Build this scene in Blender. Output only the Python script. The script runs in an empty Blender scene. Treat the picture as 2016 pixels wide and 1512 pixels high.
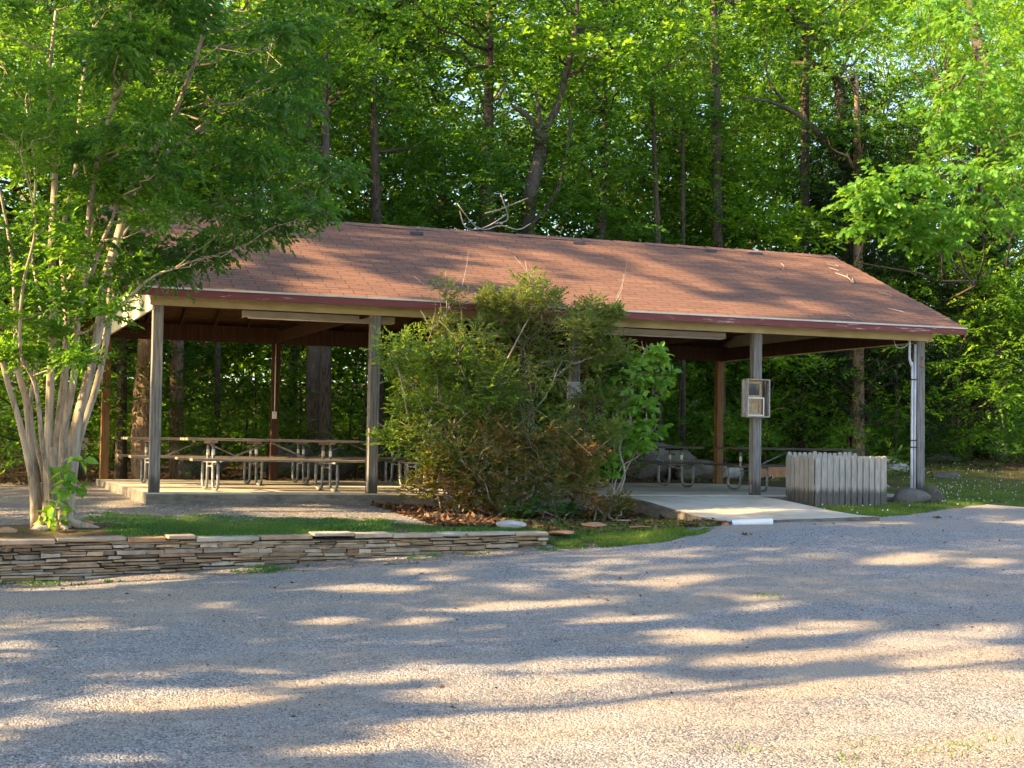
import bpy, bmesh, math, random
import numpy as np
from mathutils import Vector, Matrix

# ------------------------------------------------------------------ camera, sky, sun
scene = bpy.context.scene
CAM = np.array([-2.6212, -20.5943, 0.6924])
YAW, PITCH, ROLL, FPX = 0.3595, 0.0410, 0.0163, 2984.36
def cam_axes():
    cy, sy = math.cos(YAW), math.sin(YAW); cp, sp = math.cos(PITCH), math.sin(PITCH)
    f = np.array([sy*cp, cy*cp, sp]); r = np.array([cy, -sy, 0.0]); u = np.cross(r, f)
    c, s = math.cos(ROLL), math.sin(ROLL)
    return c*r + s*u, -s*r + c*u, f
RX, UX, FX = cam_axes()
cam_d = bpy.data.cameras.new('camera'); cam = bpy.data.objects.new('camera', cam_d)
scene.collection.objects.link(cam)
M = Matrix(((RX[0], UX[0], -FX[0], CAM[0]), (RX[1], UX[1], -FX[1], CAM[1]), (RX[2], UX[2], -FX[2], CAM[2]), (0, 0, 0, 1)))
cam.matrix_world = M
cam_d.sensor_width = 36.0; cam_d.lens = FPX/2016*36.0; cam_d.clip_start = 0.1; cam_d.clip_end = 500
scene.camera = cam

SUN_EL = math.radians(27.0)
SH = np.array([-0.9998, -0.02])                      # horizontal direction towards the sun
SUN = np.array([SH[0]*math.cos(SUN_EL), SH[1]*math.cos(SUN_EL), math.sin(SUN_EL)])
world = bpy.data.worlds.new("World"); scene.world = world; world.use_nodes = True
wn = world.node_tree; bg = wn.nodes['Background']
sky = wn.nodes.new('ShaderNodeTexSky'); sky.sky_type = 'NISHITA'; sky.sun_disc = False
sky.sun_elevation = SUN_EL; sky.sun_rotation = math.atan2(SH[0], SH[1])
wn.links.new(sky.outputs[0], bg.inputs[0]); bg.inputs[1].default_value = 0.115
sd = bpy.data.lights.new('sun', 'SUN'); sun = bpy.data.objects.new('sun', sd); scene.collection.objects.link(sun)
sd.energy = 5.0; sd.angle = math.radians(0.55); sd.color = (1.0, 0.72, 0.37)
sun.rotation_euler = Vector(SUN).to_track_quat('Z', 'Y').to_euler()
scene.view_settings.view_transform = 'Standard'; scene.view_settings.look = 'None'
scene.view_settings.exposure = 2.18; scene.view_settings.gamma = 1
cy = scene.cycles
cy.max_bounces = 7; cy.diffuse_bounces = 4; cy.transmission_bounces = 5; cy.glossy_bounces = 2; cy.transparent_max_bounces = 4
cy.use_adaptive_sampling = True; cy.adaptive_threshold = 0.03; cy.use_denoising = True

rng = np.random.default_rng(7); random.seed(7)
PI = math.pi

# ------------------------------------------------------------------ helpers
def ray(px, py): return RX*((px-1008)/FPX) - UX*((py-756)/FPX) + FX
def at_y(px, py, y):
    d = ray(px, py); t = (y-CAM[1])/d[1]; return CAM + d*t
def at_z(px, py, z):
    d = ray(px, py); t = (z-CAM[2])/d[2]; return CAM + d*t
def at_d(px, py, dist): return CAM + ray(px, py)*dist
def to_px(P):
    q = np.atleast_2d(P) - CAM; z = q@FX
    return 1008+FPX*(q@RX)/z, 756-FPX*(q@UX)/z, z
def sun_ab(P):
    P = np.atleast_2d(P)
    a = -SH[1]*0 + (P[:, 0]*SH[1] - P[:, 1]*SH[0])
    s = P[:, 0]*SH[0] + P[:, 1]*SH[1]
    return a, P[:, 2]*math.cos(SUN_EL) - s*math.sin(SUN_EL)

def mesh_np(name, V, F, mat, parent=None, tint=None, smooth=False, tint2=None):
    """V (n,3); F list of arrays (m,k) with equal k inside one array"""
    me = bpy.data.meshes.new(name)
    V = np.asarray(V, dtype=np.float32)
    if not isinstance(F, list): F = [F]
    F = [np.asarray(f, dtype=np.int32) for f in F if len(f)]
    loops = np.concatenate([f.ravel() for f in F]); sizes = np.concatenate([np.full(len(f), f.shape[1], dtype=np.int32) for f in F])
    starts = np.concatenate([[0], np.cumsum(sizes)[:-1]]).astype(np.int32)
    me.vertices.add(len(V)); me.vertices.foreach_set('co', V.ravel())
    me.loops.add(len(loops)); me.loops.foreach_set('vertex_index', loops)
    me.polygons.add(len(sizes)); me.polygons.foreach_set('loop_start', starts)
    if smooth: me.polygons.foreach_set('use_smooth', np.ones(len(sizes), dtype=bool))
    if tint is not None:
        at = me.attributes.new('tint', 'FLOAT', 'FACE'); at.data.foreach_set('value', np.asarray(tint, dtype=np.float32))
    me.update(calc_edges=True)
    if mat is not None: me.materials.append(mat)
    o = bpy.data.objects.new(name, me); scene.collection.objects.link(o)
    if parent is not None: o.parent = parent
    return o

def tag(o, label=None, cat=None, group=None, kind=None):
    if label: o['label'] = label
    if cat: o['category'] = cat
    if group: o['group'] = group
    if kind: o['kind'] = kind
    return o
def empty(name, loc=(0, 0, 0), rz=0.0, **k):
    o = bpy.data.objects.new(name, None); scene.collection.objects.link(o)
    o.location = loc; o.rotation_euler = (0, 0, rz); o.empty_display_size = .1
    return tag(o, **k)

class MB:
    def __init__(s): s.V = []; s.F = []; s.T = []; s.n = 0
    def add(s, V, F, t=None):
        V = np.asarray(V, float)
        t = random.random() if t is None else t
        s.V.append(V)
        for f in F: s.F.append([i+s.n for i in f]); s.T.append(t)
        s.n += len(V); return s
    def box(s, lo, hi, t=None, M=None):
        (x0, y0, z0), (x1, y1, z1) = lo, hi
        V = np.array([(x0,y0,z0),(x1,y0,z0),(x1,y1,z0),(x0,y1,z0),(x0,y0,z1),(x1,y0,z1),(x1,y1,z1),(x0,y1,z1)], float)
        if M is not None: V = np.array([tuple(M@Vector(v)) for v in V])
        return s.add(V, [(0,3,2,1),(4,5,6,7),(0,1,5,4),(1,2,6,5),(2,3,7,6),(3,0,4,7)], t)
    def beam(s, a, b, w, h, up=(0,0,1), t=None):
        a = np.array(a, float); b = np.array(b, float); d = b-a; L = np.linalg.norm(d); d /= L
        u = np.array(up, float); r = np.cross(d, u); r /= np.linalg.norm(r); u = np.cross(r, d)
        V = [p + r*i*w/2 + u*j*h/2 for p in (a, b) for i, j in ((-1,-1),(1,-1),(1,1),(-1,1))]
        return s.add(V, [(0,1,2,3),(7,6,5,4),(0,4,5,1),(1,5,6,2),(2,6,7,3),(3,7,4,0)], t)
    def tube(s, P, R, n=8, t=None, cap=True, bump=0.0):
        P = np.asarray(P, float); m = len(P)
        R = np.full(m, R, float) if np.isscalar(R) else np.asarray(R, float)
        T = np.gradient(P, axis=0); T /= (np.linalg.norm(T, axis=1, keepdims=True)+1e-9)
        ref = np.array([0,0,1.0]) if abs(T[0][2]) < .9 else np.array([1.0,0,0])
        u = np.cross(T[0], ref); u /= np.linalg.norm(u); V = []
        ang = np.arange(n)*2*PI/n
        ph = rng.random(3)*6
        for i in range(m):
            u = u - T[i]*np.dot(u, T[i]); u /= np.linalg.norm(u); w = np.cross(T[i], u)
            rr = R[i]*(1 + bump*(np.sin(ang*2+ph[0]+i*.3)+.6*np.sin(ang*3+ph[1]-i*.5)))
            V.append(P[i] + np.outer(np.cos(ang)*rr, u) + np.outer(np.sin(ang)*rr, w))
        V = np.concatenate(V); F = []
        for i in range(m-1):
            for j in range(n):
                k = (j+1) % n
                F.append((i*n+j, i*n+k, (i+1)*n+k, (i+1)*n+j))
        if cap: F.append(tuple(range(n-1, -1, -1))); F.append(tuple((m-1)*n+j for j in range(n)))
        return s.add(V, F, t)
    def build(s, name, mat, parent=None, smooth=False, bevel=0.0):
        me = bpy.data.meshes.new(name)
        me.from_pydata([tuple(v) for v in np.concatenate(s.V)], [], s.F)
        at = me.attributes.new('tint', 'FLOAT', 'FACE'); at.data.foreach_set('value', np.array(s.T, dtype=np.float32))
        if smooth: me.polygons.foreach_set('use_smooth', np.ones(len(me.polygons), dtype=bool))
        me.materials.append(mat); me.update()
        if bevel:
            bm = bmesh.new(); bm.from_mesh(me)
            bmesh.ops.bevel(bm, geom=bm.edges[:], offset=bevel, segments=1, affect='EDGES', clamp_overlap=True)
            bm.to_mesh(me); bm.free()
        o = bpy.data.objects.new(name, me); scene.collection.objects.link(o)
        if parent is not None: o.parent = parent
        return o

def smooth_path(P, k=4):
    """Catmull-Rom through points"""
    P = np.asarray(P, float)
    Q = np.vstack([2*P[0]-P[1], P, 2*P[-1]-P[-2]]); out = []
    for i in range(1, len(Q)-2):
        for t in np.arange(k)/k:
            a, b, c, d = Q[i-1], Q[i], Q[i+1], Q[i+2]
            out.append(.5*((2*b)+(c-a)*t+(2*a-5*b+4*c-d)*t*t+(3*b-a-3*c+d)*t**3))
    out.append(P[-1]); return np.array(out)

def noise2(x, y, s, seed=0):
    """cheap smooth value noise in [0,1]"""
    r = np.random.default_rng(seed); tab = r.random((64, 64))
    X = np.asarray(x)*s+1000.3; Y = np.asarray(y)*s+1000.7
    xi = np.floor(X).astype(int); yi = np.floor(Y).astype(int); fx = X-xi; fy = Y-yi
    fx = fx*fx*(3-2*fx); fy = fy*fy*(3-2*fy)
    g = lambda i, j: tab[(xi+i) % 64, (yi+j) % 64]
    return (g(0,0)*(1-fx)+g(1,0)*fx)*(1-fy)+(g(0,1)*(1-fx)+g(1,1)*fx)*fy
def fbm(x, y, s, seed=0): return (noise2(x,y,s,seed)*.5+noise2(x,y,s*2.1,seed+1)*.3+noise2(x,y,s*4.3,seed+2)*.2)

# ------------------------------------------------------------------ materials
def new_mat(name):
    m = bpy.data.materials.new(name); m.use_nodes = True; nt = m.node_tree
    for n in list(nt.nodes): nt.nodes.remove(n)
    out = nt.nodes.new('ShaderNodeOutputMaterial'); return m, nt, out
def N(nt, t, **k):
    n = nt.nodes.new(t)
    for a, v in k.items(): setattr(n, a, v)
    return n
def ramp(nt, fac, stops):
    r = N(nt, 'ShaderNodeValToRGB'); e = r.color_ramp.elements
    while len(e) < len(stops): e.new(.5)
    for i, (p, c) in enumerate(stops): e[i].position = p; e[i].color = (*c, 1) if len(c) == 3 else c
    nt.links.new(fac, r.inputs[0]); return r.outputs[0]
def mix(nt, f, a, b, mode='MIX'):
    m = N(nt, 'ShaderNodeMix', data_type='RGBA', blend_type=mode)
    for s, v in ((0, f), (6, a), (7, b)):
        if hasattr(v, 'is_output'): nt.links.new(v, m.inputs[s])
        elif s == 0: m.inputs[0].default_value = v
        else: m.inputs[s].default_value = (*v, 1)
    return m.outputs[2]
def coords(nt, kind='Object', scale=(1,1,1), rot=(0,0,0)):
    tc = N(nt, 'ShaderNodeTexCoord'); mp = N(nt, 'ShaderNodeMapping')
    mp.inputs['Scale'].default_value = scale; mp.inputs['Rotation'].default_value = rot
    nt.links.new(tc.outputs[kind], mp.inputs[0]); return mp.outputs[0]
def noise(nt, vec, scale, detail=4, rough=.55):
    n = N(nt, 'ShaderNodeTexNoise'); n.inputs['Scale'].default_value = scale
    n.inputs['Detail'].default_value = detail; n.inputs['Roughness'].default_value = rough
    nt.links.new(vec, n.inputs['Vector']); return n.outputs[0]
def bump(nt, h, dist, strength=1.0, normal=None):
    b = N(nt, 'ShaderNodeBump'); b.inputs['Distance'].default_value = dist; b.inputs['Strength'].default_value = strength
    nt.links.new(h, b.inputs['Height'])
    if normal is not None: nt.links.new(normal, b.inputs['Normal'])
    return b.outputs[0]
def principled(nt, out, col, rough=.8, norm=None, metal=0.0, spec=.3):
    p = N(nt, 'ShaderNodeBsdfPrincipled'); p.inputs['Roughness'].default_value = rough
    p.inputs['Metallic'].default_value = metal; p.inputs['Specular IOR Level'].default_value = spec
    if hasattr(col, 'is_output'): nt.links.new(col, p.inputs['Base Color'])
    else: p.inputs['Base Color'].default_value = (*col, 1)
    if norm is not None: nt.links.new(norm, p.inputs['Normal'])
    nt.links.new(p.outputs[0], out.inputs[0]); return p
def attr(nt, name='tint'):
    a = N(nt, 'ShaderNodeAttribute', attribute_name=name); return a.outputs['Fac']
def mathn(nt, op, a, b=0.0):
    m = N(nt, 'ShaderNodeMath', operation=op)
    for i, v in enumerate((a, b)):
        if hasattr(v, 'is_output'): nt.links.new(v, m.inputs[i])
        else: m.inputs[i].default_value = v
    return m.outputs[0]

def leaf_mat(name, stops, tr_gain=2.2, tr=.45, rough=.45, spec=.35, yellow=1.25, vary=.0):
    m, nt, out = new_mat(name)
    f = attr(nt)
    if vary:
        oi = N(nt, 'ShaderNodeObjectInfo')
        f = mathn(nt, 'ADD', f, mathn(nt, 'MULTIPLY', mathn(nt, 'SUBTRACT', oi.outputs['Random'], .5), vary))
    col = ramp(nt, f, [(i/(len(stops)-1), c) for i, c in enumerate(stops)])
    p = N(nt, 'ShaderNodeBsdfPrincipled'); p.inputs['Roughness'].default_value = rough; p.inputs['Specular IOR Level'].default_value = spec
    nt.links.new(col, p.inputs['Base Color'])
    t = N(nt, 'ShaderNodeBsdfTranslucent')
    tc = mix(nt, 1.0, col, (tr_gain*yellow, tr_gain, tr_gain*.35), 'MULTIPLY')
    nt.links.new(tc, t.inputs[0])
    ms = N(nt, 'ShaderNodeMixShader'); ms.inputs[0].default_value = tr
    nt.links.new(p.outputs[0], ms.inputs[1]); nt.links.new(t.outputs[0], ms.inputs[2])
    nt.links.new(ms.outputs[0], out.inputs[0]); return m

def wood_mat(name, dark, light, scale=(18, 18, 1.2), knots=True, rough=.85, stain=None):
    m, nt, out = new_mat(name)
    v = coords(nt, 'Object', scale)
    n1 = noise(nt, v, 2.2, 5, .6); n2 = noise(nt, coords(nt, 'Object', (3, 3, .9)), 1.6, 3)
    c = ramp(nt, n1, [(.3, dark), (.62, light)])
    c = mix(nt, mathn(nt, 'MULTIPLY', n2, .5), c, dark)
    t = attr(nt)
    c = mix(nt, mathn(nt, 'MULTIPLY', t, .30), c, tuple(x*.6 for x in light))
    if stain:
        tc = N(nt, 'ShaderNodeTexCoord'); sep = N(nt, 'ShaderNodeSeparateXYZ'); nt.links.new(tc.outputs['Object'], sep.inputs[0])
        z = sep.outputs[2]
        nn = noise(nt, coords(nt, 'Object', (22, 22, 2)), 1.5, 4)
        g = mathn(nt, 'SUBTRACT', mathn(nt, 'ADD', z, mathn(nt, 'MULTIPLY', mathn(nt, 'SUBTRACT', nn, .5), stain[1]*3.2)), stain[0])
        fac = N(nt, 'ShaderNodeMapRange'); fac.inputs['From Min'].default_value = stain[1]; fac.inputs['From Max'].default_value = -stain[1]*.2
        nt.links.new(g, fac.inputs[0])
        c = mix(nt, mathn(nt, 'MULTIPLY', fac.outputs[0], .75), c, (.035, .03, .027))
    b = bump(nt, n1, .006, .6)
    principled(nt, out, c, rough, b, spec=.2); return m

def flat_mat(name, c1, c2, scale=6, rough=.6, metal=0.0, bumpd=.002, spec=.4):
    m, nt, out = new_mat(name); v = coords(nt)
    n = noise(nt, v, scale, 5); c = ramp(nt, n, [(.35, c1), (.65, c2)])
    principled(nt, out, c, rough, bump(nt, noise(nt, v, scale*8, 4), bumpd), metal, spec); return m

def bark_mat(name, dark, light, sc=(9, 9, 1.6), bd=.02):
    m, nt, out = new_mat(name)
    v = coords(nt, 'Object', sc)
    n1 = noise(nt, v, 2.0, 6, .65); n2 = noise(nt, coords(nt), .9, 3)
    c = ramp(nt, n1, [(.35, dark), (.6, light)])
    c = mix(nt, ramp(nt, n2, [(.45, (0,0,0)), (.62, (.6,.6,.6))]), c, tuple(x*1.25 for x in light))
    principled(nt, out, c, .9, bump(nt, n1, bd, .9), spec=.1); return m

# leaves
L_FOREST = leaf_mat('forest_leaf', [(.030,.080,.012),(.055,.135,.016),(.090,.19,.022),(.14,.26,.03)], 2.9, .55, vary=.5)
L_SHADE = leaf_mat('shaded_forest_leaf', [(.024,.068,.012),(.045,.115,.017),(.075,.165,.022),(.12,.225,.03)], 2.3, .45, vary=.5, yellow=1.1)  # forest leaf with shade put into a darker, less yellow colour
L_FAR = leaf_mat('far_leaf', [(.07,.15,.016),(.12,.24,.025),(.18,.32,.04)], 2.6, .6)  # sunlit brightness of the far woods put into the colour
L_UNDER = leaf_mat('undergrowth_leaf', [(.03,.085,.014),(.055,.135,.02),(.11,.21,.03)], 2.4, .5)
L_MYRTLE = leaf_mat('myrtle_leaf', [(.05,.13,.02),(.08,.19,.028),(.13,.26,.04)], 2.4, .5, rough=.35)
L_DARK = leaf_mat('glossy_shaded_leaf', [(.026,.088,.017),(.05,.14,.024),(.095,.20,.032)], 2.2, .45, rough=.35)  # shaded side of the myrtle crown: shade put into a darker leaf colour
L_OAK = leaf_mat('oak_leaf', [(.08,.21,.025),(.11,.26,.035),(.16,.32,.05)], 1.9, .45, rough=.45)
L_CEDAR = leaf_mat('cedar_leaf', [(.012,.036,.010),(.02,.05,.014),(.032,.07,.018)], 1.5, .3, rough=.6)
L_OLIVE = leaf_mat('olive_shrub_leaf', [(.08,.13,.032),(.13,.185,.05),(.20,.25,.08)], 2.0, .4, rough=.45)
L_BRIGHT = leaf_mat('bright_shrub_leaf', [(.06,.13,.025),(.10,.19,.032),(.16,.26,.045)], 1.9, .45, rough=.4)
L_RED = leaf_mat('reddish_shrub_leaf', [(.06,.11,.025),(.11,.15,.035),(.17,.16,.045),(.24,.125,.055),(.34,.22,.13)], 1.6, .4, yellow=1.3, rough=.4)
L_SAP = leaf_mat('sapling_leaf', [(.08,.19,.028),(.12,.27,.04),(.18,.34,.06)], 2.1, .45, rough=.4)
L_GRASS = leaf_mat('grass_blade', [(.022,.075,.015),(.045,.13,.022),(.12,.20,.035)], 2.0, .4)
L_GRASSR = leaf_mat('sunny_grass_blade', [(.04,.10,.014),(.09,.17,.025),(.20,.24,.05)], 2.0, .4)
L_LITTER = leaf_mat('dry_leaf', [(.05,.025,.012),(.12,.06,.03),(.26,.15,.08)], 1.0, .15, yellow=1.0, rough=.8)
B_MYRTLE = bark_mat('smooth_tan_bark', (.14,.10,.072), (.41,.325,.24), (9,9,1.1), .012)
B_OAK = bark_mat('rough_grey_bark', (.035,.029,.023), (.12,.10,.08), (14,14,3), .03)
B_BROWN = bark_mat('brown_bark', (.07,.045,.03), (.24,.17,.11), (12,12,3), .03)
B_DARK = bark_mat('dark_bark', (.025,.019,.014), (.09,.07,.052), (12,12,3), .02)
B_TWIG = bark_mat('grey_twig_bark', (.16,.13,.10), (.36,.31,.26), (20,20,6), .002)
# building
W_GREY = wood_mat('weathered_grey_wood', (.085,.075,.067), (.31,.285,.26), stain=(.16,.10))
W_BROWN = wood_mat('stained_brown_wood', (.035,.018,.011), (.105,.052,.028))
W_ROOF = wood_mat('brown_roof_decking', (.05,.026,.014), (.15,.080,.040), scale=(2, 12, 12))
W_CEDARP = wood_mat('warm_brown_post_wood', (.10,.05,.022), (.24,.125,.05))
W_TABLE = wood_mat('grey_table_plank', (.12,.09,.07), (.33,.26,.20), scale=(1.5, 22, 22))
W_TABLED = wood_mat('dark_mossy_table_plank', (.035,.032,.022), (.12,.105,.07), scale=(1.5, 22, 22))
W_PICKET = wood_mat('weathered_picket_wood', (.22,.195,.165), (.50,.46,.40), scale=(25, 25, 2.2), stain=(.08,.07))
W_BOX = wood_mat('yellowed_board', (.30,.20,.10), (.55,.42,.26), scale=(14, 14, 14))
W_CASE = wood_mat('pale_weathered_board', (.20,.17,.14), (.46,.42,.37), scale=(14, 14, 3))
P_TAN = flat_mat('tan_paint', (.42,.33,.15), (.54,.43,.21), 3, .6)
P_CREAM = flat_mat('cream_siding_paint', (.52,.45,.30), (.62,.55,.38), 2.5, .6)
P_WHITE = flat_mat('white_metal', (.62,.60,.54), (.74,.72,.66), 4, .45)
P_DRIP = flat_mat('cream_drip_edge', (.48,.44,.36), (.60,.56,.47), 3, .6)
P_TUBE = flat_mat('yellowed_fixture_enamel', (.60,.55,.42), (.70,.65,.52), 4, .4)
GALV = flat_mat('galvanised_pipe', (.13,.135,.135), (.26,.265,.265), 12, .5, .3)
GREYPVC = flat_mat('grey_conduit', (.45,.46,.50), (.60,.61,.66), 5, .45)
WHITEPVC = flat_mat('white_pipe', (.68,.68,.68), (.78,.78,.77), 5, .5)
BLACK = flat_mat('dark_steel', (.02,.02,.02), (.035,.035,.035), 5, .5)

def red_fascia():
    m, nt, out = new_mat('peeling_red_paint')
    v = coords(nt, 'Object', (1, 6, 9)); n = noise(nt, v, 3.2, 7, .7); big = noise(nt, coords(nt), .55, 2)
    f = mathn(nt, 'ADD', n, mathn(nt, 'MULTIPLY', mathn(nt, 'SUBTRACT', big, .5), .35))
    c = ramp(nt, f, [(.52, (.17,.04,.035)), (.61, (.21,.06,.055)), (.645, (.42,.34,.31))])
    principled(nt, out, c, .6, bump(nt, n, .002)); return m
P_RED = red_fascia()

def shingle_mat():
    m, nt, out = new_mat('red_brown_shingle')
    tc = N(nt, 'ShaderNodeUVMap'); 
    br = N(nt, 'ShaderNodeTexBrick'); br.offset = .5; br.offset_frequency = 2
    br.inputs['Scale'].default_value = 1.0; br.inputs['Mortar Size'].default_value = .0065
    br.inputs['Brick Width'].default_value = .33; br.inputs['Row Height'].default_value = .127; br.inputs['Mortar Smooth'].default_value = .2
    br.inputs['Color1'].default_value = (.195,.103,.072,1); br.inputs['Color2'].default_value = (.24,.128,.090,1); br.inputs['Mortar'].default_value = (.06,.034,.028,1)
    br.inputs['Bias'].default_value = 0.0
    # wobble the courses a little
    vn = N(nt, 'ShaderNodeTexNoise'); vn.inputs['Scale'].default_value = 1.7; nt.links.new(tc.outputs[0], vn.inputs['Vector'])
    sub = N(nt, 'ShaderNodeVectorMath', operation='SUBTRACT'); nt.links.new(vn.outputs[1], sub.inputs[0]); sub.inputs[1].default_value = (.5,.5,.5)
    scl = N(nt, 'ShaderNodeVectorMath', operation='MULTIPLY'); nt.links.new(sub.outputs[0], scl.inputs[0]); scl.inputs[1].default_value = (.05,.018,0)
    add = N(nt, 'ShaderNodeVectorMath', operation='ADD'); nt.links.new(tc.outputs[0], add.inputs[0]); nt.links.new(scl.outputs[0], add.inputs[1])
    nt.links.new(add.outputs[0], br.inputs['Vector'])
    n = noise(nt, tc.outputs[0], 160, 3, .7); n2 = noise(nt, tc.outputs[0], .9, 5, .6)
    c = mix(nt, .55, br.outputs[0], ramp(nt, n, [(.3, (.35,.35,.35)), (.7, (1.3,1.3,1.3))]), 'MULTIPLY')
    c = mix(nt, ramp(nt, n2, [(.45, (0,0,0)), (.7, (.45,.45,.45))]), c, (.12,.07,.055))
    h = mathn(nt, 'ADD', mathn(nt, 'MULTIPLY', br.outputs[1], -1.0), mathn(nt, 'MULTIPLY', n, .25))
    principled(nt, out, c, .92, bump(nt, h, .006, .8), spec=.15); return m
SHINGLE = shingle_mat()

def concrete_mat():
    m, nt, out = new_mat('stained_concrete'); v = coords(nt)
    n = noise(nt, v, 1.3, 6, .6); n2 = noise(nt, v, 60, 4, .7)
    c = ramp(nt, n, [(.3, (.38,.325,.24)), (.6, (.55,.485,.38))])
    c = mix(nt, .35, c, ramp(nt, n2, [(.3, (.5,.5,.5)), (.7, (1.2,1.2,1.2))]), 'MULTIPLY')
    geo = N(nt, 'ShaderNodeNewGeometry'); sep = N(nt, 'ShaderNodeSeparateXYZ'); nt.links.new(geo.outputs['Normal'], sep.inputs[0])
    side = mathn(nt, 'SUBTRACT', 1.0, mathn(nt, 'ABSOLUTE', sep.outputs[2]))   # shade of the upright faces put into the colour, mottled
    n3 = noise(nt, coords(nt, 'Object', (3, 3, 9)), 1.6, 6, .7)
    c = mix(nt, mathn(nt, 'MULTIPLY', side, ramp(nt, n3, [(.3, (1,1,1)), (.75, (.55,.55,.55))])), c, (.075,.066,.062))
    principled(nt, out, c, .85, bump(nt, n2, .003, .5), spec=.2); return m
CONCRETE = concrete_mat()

def gravel_mat(name, c_lo, c_mid, c_hi, dirt, dirt_amt=.5, green=None):
    m, nt, out = new_mat(name); v = coords(nt)
    vo = N(nt, 'ShaderNodeTexVoronoi'); vo.inputs['Scale'].default_value = 78; nt.links.new(v, vo.inputs['Vector'])
    vo2 = N(nt, 'ShaderNodeTexVoronoi'); vo2.inputs['Scale'].default_value = 26; nt.links.new(v, vo2.inputs['Vector'])
    sep = N(nt, 'ShaderNodeSeparateColor'); nt.links.new(vo.outputs['Color'], sep.inputs[0])
    c = ramp(nt, sep.outputs[0], [(0, c_lo), (.45, c_mid), (1, c_hi)])
    big = noise(nt, coords(nt, 'Object', (.5, 1.3, 1)), .8, 5, .6)
    f = mathn(nt, 'MULTIPLY', ramp(nt, big, [(.42, (0,0,0)), (.66, (1,1,1))]), dirt_amt)
    c = mix(nt, f, c, dirt)
    if green:
        g = noise(nt, v, 1.4, 5, .65)
        c = mix(nt, ramp(nt, g, [(.50, (0,0,0)), (.60, (.8,.8,.8))]), c, green)
    h = mathn(nt, 'ADD', mathn(nt, 'MULTIPLY', vo.outputs['Distance'], -1.0), mathn(nt, 'MULTIPLY', vo2.outputs['Distance'], -.9))
    principled(nt, out, c, .9, bump(nt, h, .012, .9), spec=.2); return m
G_ROAD = gravel_mat('grey_gravel', (.12,.115,.115), (.24,.23,.23), (.44,.42,.41), (.38,.30,.225), .8)
def ground_mat():
    m, nt, out = new_mat('dirt_and_leaf_litter'); v = coords(nt)
    a = N(nt, 'ShaderNodeAttribute', attribute_name='gravelly').outputs['Fac']
    n = noise(nt, v, 3, 7, .65); n2 = noise(nt, v, 28, 5, .7)
    litter = ramp(nt, n2, [(.3, (.045,.028,.018)), (.55, (.14,.085,.05)), (.75, (.26,.18,.12))])
    litter = mix(nt, ramp(nt, n, [(.5, (0,0,0)), (.62, (.75,.75,.75))]), litter, (.05,.085,.02))
    vo = N(nt, 'ShaderNodeTexVoronoi'); vo.inputs['Scale'].default_value = 60; nt.links.new(v, vo.inputs['Vector'])
    sep = N(nt, 'ShaderNodeSeparateColor'); nt.links.new(vo.outputs['Color'], sep.inputs[0])
    gr = ramp(nt, sep.outputs[0], [(0, (.10,.09,.085)), (.5, (.22,.20,.185)), (1, (.40,.37,.34))])
    gr = mix(nt, ramp(nt, n, [(.4, (0,0,0)), (.6, (.6,.6,.6))]), gr, (.24,.175,.125))
    fa = mathn(nt, 'ADD', a, mathn(nt, 'MULTIPLY', mathn(nt, 'SUBTRACT', n, .5), .9))
    c = mix(nt, ramp(nt, fa, [(.42, (0,0,0)), (.58, (1,1,1))]), litter, gr)
    h = mathn(nt, 'ADD', n2, mathn(nt, 'MULTIPLY', vo.outputs['Distance'], -.6))
    principled(nt, out, c, .95, bump(nt, h, .02, .8), spec=.1); return m
G_GROUND = ground_mat()
def stone_mat(name, stops, sc=5, bd=.01):
    m, nt, out = new_mat(name); v = coords(nt)
    c = ramp(nt, attr(nt), [(i/(len(stops)-1), c) for i, c in enumerate(stops)])
    n = noise(nt, v, sc, 6, .65)
    c = mix(nt, .7, c, ramp(nt, n, [(.3, (.45,.42,.40)), (.7, (1.25,1.22,1.2))]), 'MULTIPLY')
    principled(nt, out, c, .85, bump(nt, noise(nt, v, sc*4, 6, .7), bd, .8), spec=.2); return m
S_WALL = stone_mat('layered_sandstone', [(.16,.11,.075),(.34,.235,.14),(.46,.34,.21),(.28,.235,.19),(.52,.45,.35),(.36,.22,.13)], 9, .010)
S_CAP = stone_mat('sandstone_cap', [(.40,.30,.21),(.46,.40,.33),(.42,.25,.14),(.52,.47,.40)], 5, .008)
S_RUST = stone_mat('rust_stained_slab', [(.42,.19,.10),(.46,.24,.13)], 6)
S_PALE = stone_mat('pale_grey_stone', [(.42,.40,.38),(.48,.46,.44)], 4)
S_GREY = stone_mat('grey_boulder', [(.12,.11,.095),(.17,.155,.135)], 4, .04)
S_PEB = stone_mat('gravel_stone', [(.10,.10,.105),(.20,.195,.19),(.30,.285,.275),(.44,.42,.40),(.34,.26,.20)], 8, .001)

# ------------------------------------------------------------------ terrain
def tps(pts):
    pts = np.array(pts, float); P = pts[:, :2]; n = len(P)
    def U(r2): return np.where(r2 > 0, r2*np.log(np.maximum(r2, 1e-12)), 0)
    K = U(((P[:, None]-P[None])**2).sum(-1)) + np.eye(n)*.15
    A = np.zeros((n+3, n+3)); A[:n, :n] = K; A[:n, n] = 1; A[:n, n+1:] = P; A[n, :n] = 1; A[n+1:, :n] = P.T
    w = np.linalg.solve(A, np.concatenate([pts[:, 2], [0, 0, 0]]))
    def f(x, y):
        x = np.asarray(x, float); sh = x.shape; Q = np.stack([x.ravel(), np.asarray(y, float).ravel()], 1)
        out = np.empty(len(Q))
        for i in range(0, len(Q), 20000):
            q = Q[i:i+20000]
            out[i:i+20000] = U(((q[:, None]-P[None])**2).sum(-1))@w[:n] + w[n] + q@w[n+1:]
        return out.reshape(sh)
    return f
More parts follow.
